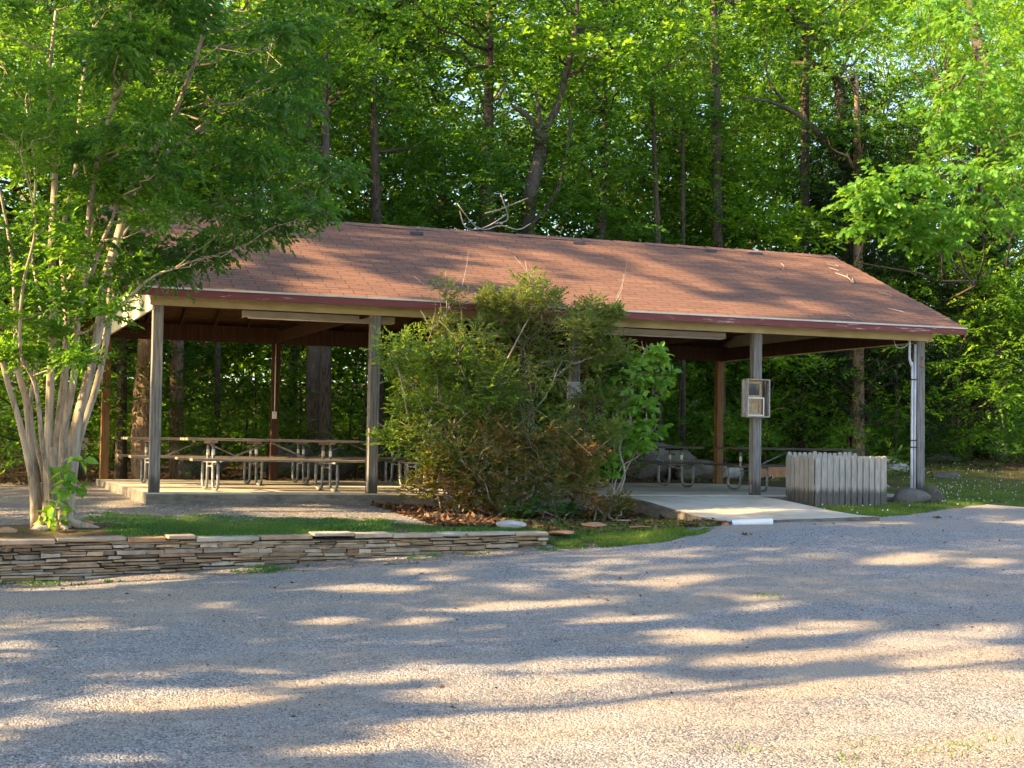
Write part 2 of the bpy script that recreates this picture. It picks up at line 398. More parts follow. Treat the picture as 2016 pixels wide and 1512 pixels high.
FARP = [(5.0,-4.3,-.45),(7,-3.3,-.29),(9.1,-3.1,-.26),(10.9,-1.8,-.20),(10.5,-.8,-.13),(12.4,-.2,-.08),(14.5,.3,-.20),(14,3,-.05),(16,6,.1),(20.5,8,.44),(20,3,-.15),
  (12.4,7.5,.02),(24,12,.6),(34,22,1.2),(45,45,3),(0,45,1.5),(10,30,1.0),(-8,30,.3),(6,8,.02),(0,8,-.08),(2,14,.1),(8,14,.15),(15,14,.3),(-25,20,-.6),(-25,45,0),(60,10,2),(60,-10,.5),(35,-5,-.2),(60,60,4),(-30,60,1),
  (-2.6,-20.6,-.95),(-8,-14,-1.0),(2,-13,-.86),(8,-10,-.68),(14,-6,-.45),(20,-2,-.3),(5,-20,-.9),(20,-16,-.6),(0,-9,-.80),(5,-8,-.66),(10,-6,-.42),(-2,-5.9,-.74),(-8,-6.4,-.85),(2,-5.6,-.60),(4.5,-5.2,-.50),(-25,-10,-1.1),(-25,-25,-1.1),(0,-35,-1),(40,-30,-.4),(-60,0,-1.2),(-60,-40,-1.4),(60,-40,0)]
LOWP = FARP + [(-2,-4.5,-.70),(1,-4.2,-.60),(3.5,-4.0,-.50),(-8,-5,-.8)]
HIGHP = FARP[:30] + [(-2.3,-4.2,-.32),(0,-4.2,-.31),(2.5,-3.9,-.31),(4.0,-3.6,-.33),(5.6,-3.6,-.42),(-1.4,-3.4,-.27),(0,-2.5,-.23),(3,-2.3,-.25),(0,-.3,-.16),(3,-.3,-.16),(6,-.3,-.27),(6.4,-1.2,-.32),(6,-2.5,-.38),
  (-3,0,-.25),(-6,-3,-.42),(-6,3,-.35),(-12,0,-.6),(-12,-6,-.6),(-1,4,-.15),(-8,8,-.3),(-2,-7,-.3),(4,-7,-.4),(-8,-8,-.5),(9,-7,-.4),(15,-5,-.3)]
F_LOW, F_HIGH = tps(LOWP), tps(HIGHP)
WALL_L = np.array([(-14,-7.2),(-8,-5.9),(-4,-5.22),(-2.05,-4.97),(-.57,-4.74),(1.11,-4.40),(2.93,-4.15),(4.12,-3.95),(6,-3.6),(7,-3.0),(9.1,-2.9),(12,-1.5),(20,1),(60,10)], float)
def wall_y(x): return np.interp(x, WALL_L[:, 0], WALL_L[:, 1])
def ss(t): t = np.clip(t, 0, 1); return t*t*(3-2*t)
def H(x, y):
    x = np.asarray(x, float); y = np.asarray(y, float)
    d = y - wall_y(x)
    w = np.interp(x, [3.7, 4.6], [.07, .7])
    s = ss((d-.10+w*.0)/w)
    h = F_LOW(x, y)*(1-s) + F_HIGH(x, y)*s
    h = h + (fbm(x, y, .8, 3)-.5)*.05*np.clip(np.hypot(x-5, y+3)/6, .25, 2.0)
    inside = ((x > -.03) & (x < 12.25) & (y > -.08) & (y < 6.85))
    return np.where(inside, np.minimum(h, -.12), h)
def axis(segs):
    out = []
    for a, b, s in segs: out += list(np.arange(a, b, s))
    return np.array(out + [segs[-1][1]])
gx = axis([(-120,-30,6),(-30,-8,.8),(-8,18,.13),(18,40,.6),(40,160,6)])
gy = axis([(-60,-22,4),(-22,-14,.5),(-14,-6,.25),(-6,-3,.05),(-3,1,.13),(1,10,.3),(10,60,1.2),(60,160,6)])
GX, GY = np.meshgrid(gx, gy); GZ = H(GX, GY)
nx, ny = len(gx), len(gy); idx = np.arange(nx*ny).reshape(ny, nx)
GF = np.stack([idx[:-1, :-1], idx[:-1, 1:], idx[1:, 1:], idx[1:, :-1]], -1).reshape(-1, 4)
ground = mesh_np('ground', np.stack([GX, GY, GZ], -1).reshape(-1, 3), GF, G_GROUND, smooth=True)
gr = np.zeros(nx*ny); X1, Y1 = GX.ravel(), GY.ravel()
gr = np.where((Y1 > wall_y(X1)+.0) & (X1 < 6.8), np.clip(.25+.75*np.interp(Y1, [-3.2,-2.2,0,3,6], [0,1,1,.9,.2]), 0, 1), gr)
gr = np.where(Y1 < wall_y(X1)+.1, 1.0, gr)
gr = np.where((X1 > 4.2) & (X1 < 7) & (Y1 < -.2), np.interp(X1, [4.2,5.6,6.2,7], [.1,.2,.8,1]), gr)
gr = np.where((X1 > 3.2) & (X1 < 7) & (Y1 > -2.6) & (Y1 < 0), .05, gr)
gr = np.where((X1 < 0) & (Y1 > -3), .85, gr)
gr = np.where(X1 > 9.2, np.where(Y1 > wall_y(X1)+.4, 0, 1), gr)
gr = np.where((Y1 > 8), 0, gr)
at_ = ground.data.attributes.new('gravelly', 'FLOAT', 'POINT'); at_.data.foreach_set('value', gr.astype(np.float32))
tag(ground, kind='structure')

# gravel road: a sheet just above the ground, its far side following the edge of the yard
EDGE = np.array([(-60,-10),(-15,-7.4),(-4,-5.85),(-2,-5.6),(1,-5.25),(3.5,-4.85),(5.5,-4.35),(6.4,-3.7),(6.9,-3.12),(7.1,-2.98),(9.1,-2.84),(9.9,-2.40),(11,-1.75),(14.5,.35),(20,3),(35,9),(80,20)], float)
def edge_y(x): return np.interp(x, EDGE[:, 0], EDGE[:, 1]) + (fbm(x, x*0, 1.7, 9)-.5)*.30
rx = axis([(-60,-10,2),(-10,20,.1),(20,80,2)])
rt = np.concatenate([np.linspace(0, .12, 10)[:-1], np.linspace(.12, 1, 60)])
RXg = np.repeat(rx[None], len(rt), 0); e = edge_y(rx)
RYg = e[None]*(1-rt[:, None]) + (-48)*rt[:, None]
RZg = H(RXg, RYg) + .006 + np.where(rt[:, None] > 0, .012, 0)
idx = np.arange(RXg.size).reshape(RXg.shape)
RF = np.stack([idx[1:, :-1], idx[1:, 1:], idx[:-1, 1:], idx[:-1, :-1]], -1).reshape(-1, 4)
tag(mesh_np('gravel_road', np.stack([RXg, RYg, RZg], -1).reshape(-1, 3), RF, G_ROAD, smooth=True), kind='structure')

# loose gravel on the road
def stones(name, X, Y, size, label, off=.02):
    n = len(X); Z = H(X, Y)+off
    base = np.array([(1,0,0),(0,1,0),(-1,0,0),(0,-1,0),(.1,.1,.75),(0,0,-.6)], float)
    f = np.array([(0,1,4),(1,2,4),(2,3,4),(3,0,4)])
    ang = rng.random(n)*2*PI; V = np.repeat(base[None], n, 0)*(1+(rng.random((n,6,3))-.5)*.7)
    V = V*(size[:, None, None]*np.stack([np.ones(n), .6+.4*rng.random(n), .45+.35*rng.random(n)], -1)[:, None])
    c, s = np.cos(ang)[:, None], np.sin(ang)[:, None]
    x = V[..., 0]*c - V[..., 1]*s; y = V[..., 0]*s + V[..., 1]*c
    V = np.stack([x+X[:, None], y+Y[:, None], V[..., 2]+Z[:, None]], -1).reshape(-1, 3)
    F = (f[None]+6*np.arange(n)[:, None, None]).reshape(-1, 3)
    return tag(mesh_np(name, V, F, S_PEB, tint=np.repeat(rng.random(n)**1.3, 4)), label, 'gravel', kind='stuff')
n = 170000
# density grows towards the viewer's end of the road
yy = -3 - 12.5*rng.random(n)**.62
dd = (yy-CAM[1]); xl = CAM[0] + dd*math.tan(YAW-.34)-.5; xr = CAM[0]+dd*math.tan(YAW+.34)+.6
xx = xl + (xr-xl)*rng.random(n)
k = yy < edge_y(xx)-.03; xx, yy = xx[k], yy[k]
stones('gravel', xx, yy, .004+.007*rng.random(len(xx))**2.2, 'loose grey gravel covering the road')
n = 26000
xx = -2.5+9.5*rng.random(n); yy = -5.9+5.8*rng.random(n)
k = (yy > edge_y(xx)) & ((yy < wall_y(xx)-.2) | ((yy > -2.6) & ((xx < 3.4) | (xx > 6.2)) & (yy < -.12)) | ((xx > 5.2) & (yy < -1.2) & (xx < 6.85)))
xx, yy = xx[k], yy[k]; stones('pebbles', xx, yy, .006+.014*rng.random(len(xx))**2, 'small pebbles in the yard between slab and stone wall', .004)

# ------------------------------------------------------------------ leaves
def leaf_template(kind):
    if kind == 'diamond':
        V = [(0,0,0),(.45,.5,.10),(1,0,0),(.45,-.5,.10)]; F = [(0,1,2),(0,2,3)]
    elif kind == 'leaf':
        V = [(0,0,0),(.3,.48,.10),(.68,.40,.06),(1,0,-.10),(.68,-.40,.06),(.3,-.48,.10)]; F = [(0,1,2),(0,2,3),(0,3,4),(0,4,5)]
    elif kind == 'oak':
        V = [(0,0,0),(.22,.12,.02),(.30,.34,.06),(.42,.14,.02),(.52,.46,.06),(.66,.16,0),(.78,.34,.02),(1,0,-.10),
             (.78,-.34,.02),(.66,-.16,0),(.52,-.46,.06),(.42,-.14,.02),(.30,-.34,.06),(.22,-.12,.02)]
        F = [(0,1,13),(1,2,3),(1,3,11),(1,11,13),(11,12,13),(3,4,5),(3,5,9),(3,9,11),(9,10,11),(5,6,7),(5,7,9),(7,8,9)]
    elif kind == 'blade':
        V = [(0,.5,0),(0,-.5,0),(1,0,.15)]; F = [(0,1,2)]
    return np.array(V, float), np.array(F)

def unit(v): return v/(np.linalg.norm(v, axis=-1, keepdims=True)+1e-9)
def leaf_geo(P, D, Nn, L, W, kind):
    """place leaves: P base, D direction, Nn normal hint, L length, W width ratio"""
    T, F = leaf_template(kind); n = len(P)
    D = unit(D); S = unit(np.cross(Nn, D)); U = np.cross(D, S)
    Ls = L[:, None, None]
    V = P[:, None] + Ls*(T[None, :, 0:1]*D[:, None] + T[None, :, 1:2]*W*S[:, None] + T[None, :, 2:3]*U[:, None])
    FF = F[None] + len(T)*np.arange(n)[:, None, None]
    return V.reshape(-1, 3), FF.reshape(-1, F.shape[1]), len(F)

def sprays(C, R, per, m, leaf, twig, W=.55, kind='diamond', flat=.5, droop=.25, up=.15, hang=0.0, tintf=None, keep=None, seed=0, outward=.6):
    """leafy twigs around clump centres C (n,3) with radii R (n,3)"""
    g = np.random.default_rng(seed+11); C = np.asarray(C, float); R = np.asarray(R, float)
    if R.ndim == 1: R = np.stack([R, R, R*flat], 1)
    cnt = np.maximum(1, (per*np.ones(len(C))).astype(int)); i = np.repeat(np.arange(len(C)), cnt); n = len(i)
    q = unit(g.normal(size=(n, 3))); rad = g.random(n)**.45
    P = C[i] + q*rad[:, None]*R[i]
    d = unit(q*[1,1,.5])*outward + g.normal(size=(n, 3))*.45; d[:, 2] = d[:, 2]*.5+up; d = unit(d)
    tw = twig*(.6+.7*g.random(n)); ct = g.random(len(C))
    j = (np.arange(m)+.5)/m
    Pj = P[:, None] + d[:, None]*(tw[:, None, None]*j[None, :, None])
    Pj[..., 2] -= droop*tw[:, None]*(j[None]**2)
    side = np.where(np.arange(m) % 2 == 0, 1.0, -1.0)[None]*np.ones((n, 1))
    upv = unit(np.array([0,0,1.0]) + g.normal(size=(n, 3))*.35)
    s = unit(np.cross(d, upv))
    Dl = d[:, None]*(.55+.5*j[None, :, None]) + s[:, None]*side[..., None]*(1.15-.8*j[None, :, None]) + g.normal(size=(n, m, 3))*.22
    Dl[..., 2] -= hang
    Nl = upv[:, None] + g.normal(size=(n, m, 3))*.38
    t = ct[i][:, None]*.45 + g.random((n, m))*.55
    P_ = Pj.reshape(-1, 3); Dl = Dl.reshape(-1, 3); Nl = Nl.reshape(-1, 3); t = t.ravel()
    L = leaf*(.65+.6*g.random(len(P_)))
    if keep is not None:
        k = keep(P_); P_, Dl, Nl, L, t = P_[k], Dl[k], Nl[k], L[k], t[k]
    V, F, k = leaf_geo(P_, Dl, Nl, L, W, kind)
    return V, F, np.repeat(t, k)

def crown(name, mat, parts, parent=None):
    V = []; F = []; T = []; o = 0
    for v, f, t in parts: V.append(v); F.append(f+o); T.append(t); o += len(v)
    return mesh_np(name, np.concatenate(V), np.concatenate(F), mat, parent, tint=np.concatenate(T))

def limb_path(a, b, sag=.15, k=6, g=rng):
    a = np.array(a, float); b = np.array(b, float); L = np.linalg.norm(b-a)
    t = np.linspace(0, 1, k)[:, None]
    P = a+(b-a)*t; P[:, 2] += (np.sin(t[:, 0]*PI))*sag*L*-.5
    w = g.normal(size=(k, 3))*L*.035; w[0] = 0; w[-1] = 0
    return P+w

# ------------------------------------------------------------------ pavilion
Lx, Dy, HB, RZ, RO, EO, EZ = 12.2, 6.77, 2.494, 4.284, .487, .495, 2.70
pav = empty('picnic_pavilion', (0, 0, 0), label='long open wooden picnic pavilion with a red-brown shingled gable roof on grey posts', cat='pavilion')
def slab():
    mb = MB(); x0, x1, y0, y1 = -.06, Lx+.08, -.10, Dy+.10
    nxs = 60
    xs = np.linspace(x0, x1, nxs)
    V = []; 
    for x in xs:
        j = (random.random()-.5)*.012
        V += [(x, y0+j, -.42), (x, y0+j, -.018), (x, y0+.02, 0), (x, y1-.02, 0), (x, y1, -.018), (x, y1, -.42)]
    F = []
    for i in range(nxs-1):
        for k in range(5): a = i*6+k; F.append((a, a+1, a+7, a+6)[::-1])
    F.append((0,1,2,3,4,5)); F.append(tuple((nxs-1)*6+k for k in (5,4,3,2,1,0)))
    mb.add(V, F, .5); o = mb.build('floor_slab', CONCRETE, pav)
slab()
slope = (RZ-EZ)/(Dy/2+EO)
def roof_z(y): return RZ - slope*abs(y-Dy/2)
# shingled roof: two slopes with thickness and slightly sagging surface
def roof():
    me_v = []; F = []; uv = []
    xs = np.linspace(-RO, Lx+RO, 50); rows = np.linspace(0, 1, 34)
    def sag(x, r): return -.018*math.sin(PI*(x+RO)/(Lx+2*RO))*r + .006*math.sin(x*2.3+r*5)
    th = .035
    vid = {}
    def put(v, u): me_v.append(v); uv.append(u); return len(me_v)-1
    for s in (0, 1):
        g = {}
        for i, x in enumerate(xs):
            for j, r in enumerate(rows):
                y = -EO + r*(Dy/2+EO) if s == 0 else Dy+EO - r*(Dy/2+EO)
                z = EZ + r*(RZ-EZ) + sag(x, 1-abs(2*r-1)+.2) + (.010 if j % 2 == 0 and 0 < j < 33 else 0)
                g[i, j] = put((x, y, z), (x+s*.13, r*math.hypot(Dy/2+EO, RZ-EZ)+s*.05))
        for i in range(len(xs)-1):
            for j in range(len(rows)-1):
                q = (g[i,j], g[i+1,j], g[i+1,j+1], g[i,j+1]); F.append(q if s == 0 else q[::-1])
    me = bpy.data.meshes.new('roof'); me.from_pydata(me_v, [], F)
    ul = me.uv_layers.new(name='UVMap')
    li = np.empty(len(me.loops), dtype=np.int32); me.loops.foreach_get('vertex_index', li)
    ul.data.foreach_set('uv', np.array(uv, dtype=np.float32)[li].ravel())
    me.materials.append(SHINGLE); me.update()
    o = bpy.data.objects.new('roof', me); scene.collection.objects.link(o); o.parent = pav
    # ridge cap, drip edge, decking as sub-parts
    mb = MB()
    k = 0; x = -RO
    while x < Lx+RO-.05:
        x2 = min(x+.30, Lx+RO); z = RZ+.012+.004*(k % 2)
        V = [(x, Dy/2-.15, z-.15*slope), (x2, Dy/2-.15, z-.15*slope-.004), (x2, Dy/2, z), (x, Dy/2, z+.006), (x2, Dy/2+.15, z-.15*slope), (x, Dy/2+.15, z-.15*slope)]
        mb.add(V, [(0,1,2,3),(3,2,4,5)]); x = x2; k += 1
    mb.build('ridge_cap', flat_mat('ridge_shingle', (.15,.075,.055), (.24,.12,.09), 20, .9), o)
    for sgn, y in ((-1, -EO), (1, Dy+EO)):
        mb = MB(); mb.box((-RO-.012, min(y, y+sgn*.02), EZ-.020), (Lx+RO+.012, max(y, y+sgn*.02), EZ+.004)); mb.build('drip_edge', P_DRIP, o)
    mb = MB()   # decking underneath, two sloping boards
    for s in (0, 1):
        ya, yb = (-EO+.01, Dy/2) if s == 0 else (Dy+EO-.01, Dy/2)
        V = [(-RO+.01, ya, EZ-.050), (Lx+RO-.01, ya, EZ-.050), (Lx+RO-.01, yb, RZ-.050), (-RO+.01, yb, RZ-.050)]
        V += [(a, b, c-.018) for a, b, c in V]
        mb.add(V, [(0,1,2,3),(7,6,5,4),(0,4,5,1),(1,5,6,2),(2,6,7,3),(3,7,4,0)])
    mb.build('roof_decking', W_ROOF, o)
    return o
roof_o = roof()
# front red fascia in board lengths, and back
for y0, y1 in ((-EO-.002, -EO+.022), (Dy+EO-.022, Dy+EO+.002)):
    x = -RO
    for k, ln in enumerate((3.66, 3.66, 3.66, 9)):
        x2 = min(x+ln, Lx+RO); dz = random.uniform(-.003, .003)
        mb = MB(); mb.box((x+.001, y0, EZ-.115+dz), (x2-.001, y1, EZ-.023)); x = x2
        mb.build('eave_fascia', P_RED, pav)
for x in (-RO, Lx+RO-.02):   # rake boards
    for s in (-1, 1):
        mb = MB()
        ye = Dy/2+s*(Dy/2+EO-.024)
        V = []
        for xx_ in (x, x+.02):
            for (yy_, zz_) in ((ye, EZ-.03), (Dy/2, RZ-.032), (Dy/2, RZ-.17), (ye, EZ-.16)):
                V.append((xx_, yy_, zz_))
        mb.add(V, [(0,1,2,3),(7,6,5,4),(0,4,5,1),(1,5,6,2),(2,6,7,3),(3,7,4,0)])
        mb.build('rake_board', P_RED, pav)
# perimeter beams, tan outside / brown inside
mb = MB(); x = -.07
for ln in (3.0, 3.1, 3.05, 3.3):
    mb.box((x+.0015, -.098, HB), (min(x+ln, Lx+.09)-.0015, -.06, EZ+.02)); x += ln
mb.box((Lx+.075, -.10, HB-.004), (Lx+.125, -.05, EZ+.03))
mb.build('front_fascia_board', P_TAN, pav)
for a_, b_, c_ in ((-.058, -.018, .004), (.10, .14, .002)): mb = MB(); mb.box((-.02, a_, HB+c_), (Lx+.07, b_, HB+.24)); mb.build('front_beam', W_BROWN, pav)
for a_, c_ in ((.02, .01), (-.14, .012)): mb = MB(); mb.box((-.02, Dy+a_, HB-c_), (Lx+.07, Dy+a_+.04, HB+.27)); mb.build('back_beam', W_BROWN, pav)
mb = MB(); mb.box((.0, -.015, HB+.003), (.04, Dy+.018, HB+.25)); mb.build('left_tie_beam', W_BROWN, pav)
mb = MB(); mb.box((Lx+.01, -.015, HB+.003), (Lx+.05, Dy+.018, HB+.25)); mb.build('right_tie_beam', W_BROWN, pav)
def gable(x0, x1, name):
    mb = MB(); n = 56; ys = np.linspace(-.045, Dy+.05, n+1)
    for i in range(n):     # grooved sheet siding
        a, b = ys[i]+.004, ys[i+1]-.004
        za, zb = roof_z(a)-.045, roof_z(b)-.045
        V = [(x0, a, HB-.012), (x0, b, HB-.012), (x0, b, zb), (x0, a, za), (x1, a, HB-.012), (x1, b, HB-.012), (x1, b, zb), (x1, a, za)]
        mb.add(V, [(3,2,1,0),(4,5,6,7),(0,1,5,4),(1,2,6,5),(2,3,7,6),(3,0,4,7)], .5)
    mid = (x0+x1)/2; c = Dy/2
    V = [(mid, -.04, HB-.008), (mid, Dy+.045, HB-.008), (mid, Dy+.045, roof_z(Dy)-.06), (mid, c, roof_z(c)-.05), (mid, -.04, roof_z(0)-.06)]
    mb.add(V, [(0,1,2,3,4)], .4)
    mb.build(name, P_CREAM, pav)
gable(-.035, -.012, 'gable_siding'); gable(Lx+.075, Lx+.098, 'gable_siding')
mb = MB()
mb.box((-.040, -.05, HB-.05), (-.008, Dy+.05, HB-.014)); mb.build('gable_trim', P_CREAM, pav)
mb = MB()   # rafters
for i in range(21):
    x = .12 + i*(Lx-.24)/20
    for s in (-1, 1):
        y0 = Dy/2+s*(Dy/2-.10)
        a = (x, y0, roof_z(y0)-.145); b = (x, Dy/2+s*.02, RZ-.145)
        mb = MB(); mb.beam(a, b, .04, .13); mb.build('rafter', W_BROWN, pav)
mb = MB(); mb.box((0, Dy/2-.018, RZ-.24), (Lx, Dy/2+.018, RZ-.045)); mb.build('ridge_board', W_BROWN, pav)
for i in range(1, 4):
    x = Lx*i/4; mb = MB()
    mb.box((x-.02, .15, HB+.01), (x+.02, Dy-.15, HB+.20)); mb.beam((x, Dy/2, HB+.2), (x, Dy/2, RZ-.25), .04, .09, (0,1,0)); mb.build('truss', W_BROWN, pav)
for i in range(5):
    x = Lx*i/4
    x = min(max(x, .055), Lx-.045)
    for y, mat in ((.02, W_GREY), (Dy-.02, W_CEDARP if i in (0, 4) else W_BROWN)):
        mb = MB(); j = random.uniform(-.006, .006)
        mb.box((-.07, -.07, 0), (.07, .07, HB+(.0 if y > 1 else .12)), t=random.random()*.6)
        o = mb.build('post', mat, pav, bevel=.006); o.location = (x+j, y, .001); o.rotation_euler = (random.uniform(-.002,.002), random.uniform(-.004,.004), random.uniform(-.02,.02))
        if y < 1:
            mb = MB(); mb.box((-.074, -.03, .03), (-.070, .03, .16)); b = mb.build('post_bracket', GALV, o)

# fluorescent strip fixtures under the front eave
for k, (pa, pb, lab) in enumerate((((480,619),(772,631), 'cream fluorescent strip light under the eave between the two leftmost front posts'),
                                  ((1182,649),(1422,663), 'cream fluorescent strip light under the eave left of the notice box post'))):
    A = at_y(*pa, .9); B = at_y(*pb, .9); ln = B[0]-A[0]; z = A[2]*.5+B[2]*.5
    t = empty('light_fixture', (A[0], .9, z), label=lab, cat='light', group='fluorescent lights under the roof')
    mb = MB(); mb.box((0, -.09, -.035), (ln, .09, .045)); mb.build('housing', P_TUBE, t, bevel=.005)
    for y in (-.1, -.03):
        mb = MB(); mb.tube([(.05, y-.02, -.052), (ln-.05, y-.02, -.052)], .013, 8); mb.build('light_tube', P_WHITE, t, smooth=True)
    for xx_ in (-.012, ln): mb = MB(); mb.box((xx_, -.1, -.05), (xx_+.012, .095, .05)); mb.build('end_cap', P_TUBE, t)
    for xx_ in (.4, ln-.4): mb = MB(); mb.tube([(xx_, 0, .045), (xx_, 0, roof_z(.9)-z-.05)], .006, 5); mb.build('hanger', BLACK, t)
# dark ventilation patches / lifted shingles near the ridge
for k, (px, py, lab) in enumerate(((820,461,'small dark lifted shingle patch on the ridge, leftmost of four'),(1140,481,'dark lifted shingle patch near the middle of the ridge'),(1400,495,'thin dark loose shingle near the right part of the ridge'),(1487,501,'larger dark grey shingle patch near the right end of the ridge'))):
    # intersect ray with the roof plane
    d = ray(px, py); nrm = np.array([0, -slope, 1.0]); t = (EZ+slope*EO - nrm@CAM)/(nrm@d)
    # plane: z = EZ + slope*(y+EO)
    P = CAM+d*t
    mb = MB(); w = .12 if k < 3 else .16
    V = [(-w, -.03, .008), (w*.9, -.04, .008), (w, .035, .035), (-w*.8, .03, .03), (0, -.06, .006)]
    mb.add(V, [(0,4,1,2,3)]); mb.add([(a, b, c-.01) for a, b, c in V], [(3,2,1,4,0)])
    o = mb.build('loose_shingle', BLACK, None)
    o.location = P; o.rotation_euler = (math.atan(slope), 0, 0)
    tag(o, lab, 'shingle')

# ------------------------------------------------------------------ ramp
rampm = MB(); nn = 14
Vr = []
for i in range(nn+1):
    t = i/nn; y = -.104 - t*2.98
    z = -.012 - .205*ss(t*1.05)*1.0
    xl_, xr_ = 6.86+.12*t + random.uniform(-.006,.006), 9.02+.36*t
    yl = y-.05*t; yr = y+.10*t
    Vr += [(xl_, yl, z-.02-.0*t), (xr_, yr, z+.0+.035*t), (xl_, yl, z-.36), (xr_, yr, z-.32)]
Fr = []
for i in range(nn):
    a = i*4; b = a+4
    Fr += [(a, b, b+1, a+1), (a+2, b+2, b, a), (a+1, b+1, b+3, a+3)]
Fr += [(nn*4, nn*4+2, nn*4+3, nn*4+1), (0, 1, 3, 2)]
rampm.add(Vr, [f[::1] for f in Fr], .5)
tag(rampm.build('concrete_ramp', CONCRETE), 'pale concrete ramp sloping from the gravel up to the pavilion floor', 'ramp')

# ------------------------------------------------------------------ picnic tables
def make_table():
    t = empty('picnic_table'); Lt = 2.44; hw = .37
    mb = MB()
    for k in range(5):
        y = -hw+.075+k*.148
        mb.box((-Lt/2+random.uniform(-.01,.01), y-.070, .70), (Lt/2+random.uniform(-.01,.01), y+.070, .738))
    mb.build('tabletop', W_TABLE, t, bevel=.004)
    for s in (-1, 1):
        mb = MB(); mb.box((-Lt/2, s*.70-.125, .42), (Lt/2, s*.70+.125, .456)); mb.build('bench_seat', W_TABLE, t, bevel=.004)
    for e in (-1, 1):
        for s in (-1, 1):
            x = e*.84; y1, y2 = s*.22, s*.66
            P = [(x, y1, .69), (x, y1+s*.01, .30), (x, y1+s*.03, .10), (x, y1+s*.09, .035), (x, (y1+y2)/2, .022), (x, y2-s*.07, .035), (x, y2-s*.01, .10), (x, y2, .22), (x, y2, .42)]
            mb = MB(); mb.tube(smooth_path(P, 3), .021, 8); lg = mb.build('leg', GALV, t, smooth=True)
            mb = MB(); mb.tube([(x, y1+s*.002, .50), (x, y1+s*.002, .58)], .0235, 8); mb.build('reflective_band', P_WHITE, lg, smooth=True)
        mb = MB(); mb.tube([(e*.84, -.66, .405), (e*.84, .66, .405)], .018, 6); mb.build('seat_support', GALV, t, smooth=True)
        mb = MB(); mb.box((e*.84-.04, -.35, .665), (e*.84+.04, .35, .70)); mb.build('top_cleat', W_TABLE, t)
        mb = MB()
        mb.tube([(e*.84, .0, .34), (e*.02, .0, .69)], .014, 6); mb.build('brace', GALV, t, smooth=True)
        mb = MB(); mb.tube([(e*.84, -.24, .34), (e*.84, .24, .34)], .014, 6); mb.build('cross_bar', GALV, t, smooth=True)
    return t
def copy_tree(o, parent=None, matmap=None):
    c = o.copy(); scene.collection.objects.link(c); c.parent = parent
    if matmap and c.type == 'MESH' and c.data.materials[0] in matmap:
        k = (c.data.name, 'dark')
        if k not in mesh_cache:
            d = c.data.copy(); d.materials[0] = matmap[c.data.materials[0]]; mesh_cache[k] = d
        c.data = mesh_cache[k]
    for ch in list(o.children): copy_tree(ch, c, matmap)
    return c
mesh_cache = {}
tab = make_table()
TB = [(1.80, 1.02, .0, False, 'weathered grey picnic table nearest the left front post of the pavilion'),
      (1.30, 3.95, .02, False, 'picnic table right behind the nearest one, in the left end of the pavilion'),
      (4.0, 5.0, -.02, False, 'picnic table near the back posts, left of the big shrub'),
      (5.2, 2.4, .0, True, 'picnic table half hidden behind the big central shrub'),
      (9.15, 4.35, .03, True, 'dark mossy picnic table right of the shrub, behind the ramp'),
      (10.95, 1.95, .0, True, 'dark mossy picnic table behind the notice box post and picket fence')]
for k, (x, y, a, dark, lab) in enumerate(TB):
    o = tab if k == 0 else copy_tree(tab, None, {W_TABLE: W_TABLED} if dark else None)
    o.location = (x, y, .001); o.rotation_euler = (0, 0, a)
    tag(o, lab, 'picnic table', 'picnic tables under the pavilion roof')

# ------------------------------------------------------------------ notice box, board, conduits
nbx = at_y(1486, 784, -.05)
t = empty('notice_box', (9.16, -.055, 1.55), label='weathered wooden notice box with white frame on second front post from the right', cat='notice box')
w, h, dp = .18, .275, .12
nb_z = at_y(1486, 784, -.1)[2]; t.location.z = nb_z; t.location.x = nbx[0]
mb = MB(); mb.box((-w-.018, -dp, -h-.018), (-w, 0, h+.018)); mb.box((w, -dp, -h-.018), (w+.018, 0, h+.018))
mb.box((-w, -dp, h), (w, 0, h+.018)); mb.box((-w, -dp, -h-.018), (w, 0, -h)); mb.build('case', W_CASE, t)
mb = MB(); mb.box((-w-.055, -.045, -h-.01), (-w-.0185, -.005, h+.01)); mb.build('side_board', W_CASE, t)
mb = MB(); mb.box((-w, -.015, -h), (w, -.003, h)); mb.build('back_panel', W_BOX, t)
def frame(cx, cz, fw, fh, bar, y0, y1, name, mat, par, tilt=0):
    mb = MB()
    mb.box((cx-fw, y0, cz-fh), (cx-fw+bar, y1, cz+fh)); mb.box((cx+fw-bar, y0, cz-fh), (cx+fw, y1, cz+fh))
    mb.box((cx-fw+bar, y0, cz+fh-bar), (cx+fw-bar, y1, cz+fh)); mb.box((cx-fw+bar, y0, cz-fh), (cx+fw-bar, y1, cz-fh+bar))
    return mb.build(name, mat, par)
frame(-.04, .135, .135, .13, .04, -.045, -.018, 'upper_frame', W_BOX, t)
mb = MB(); mb.box((-.145, -.022, .045), (.065, -.017, .225)); mb.build('upper_backing', W_GREY, t)
frame(-.04, -.135, .130, .130, .042, -.040, -.018, 'lower_frame', W_BOX, t)
f2 = frame(-.035, -.130, .142, .140, .016, -.10, -.088, 'white_frame', P_WHITE, t)
mb = MB(); mb.box((w-.06, -.10, -h+.005), (w-.052, -.02, h-.005)); mb.build('hinge_strip', W_GREY, t)

P = at_y(1132, 772, -.06)
mb = MB()
mb.box((-.15, -.012, -.13), (.15, .012, .15)); mb.box((-.14, -.016, -.11), (.10, -.0125, .0))
o = mb.build('notice_board', flat_mat('faded_pinkish_board', (.42,.36,.35), (.55,.49,.48), 8, .7)); o.location = (Lx/2, -.085, P[2])
tag(o, 'faded pinkish white board nailed to the post behind the big shrub', 'notice board')

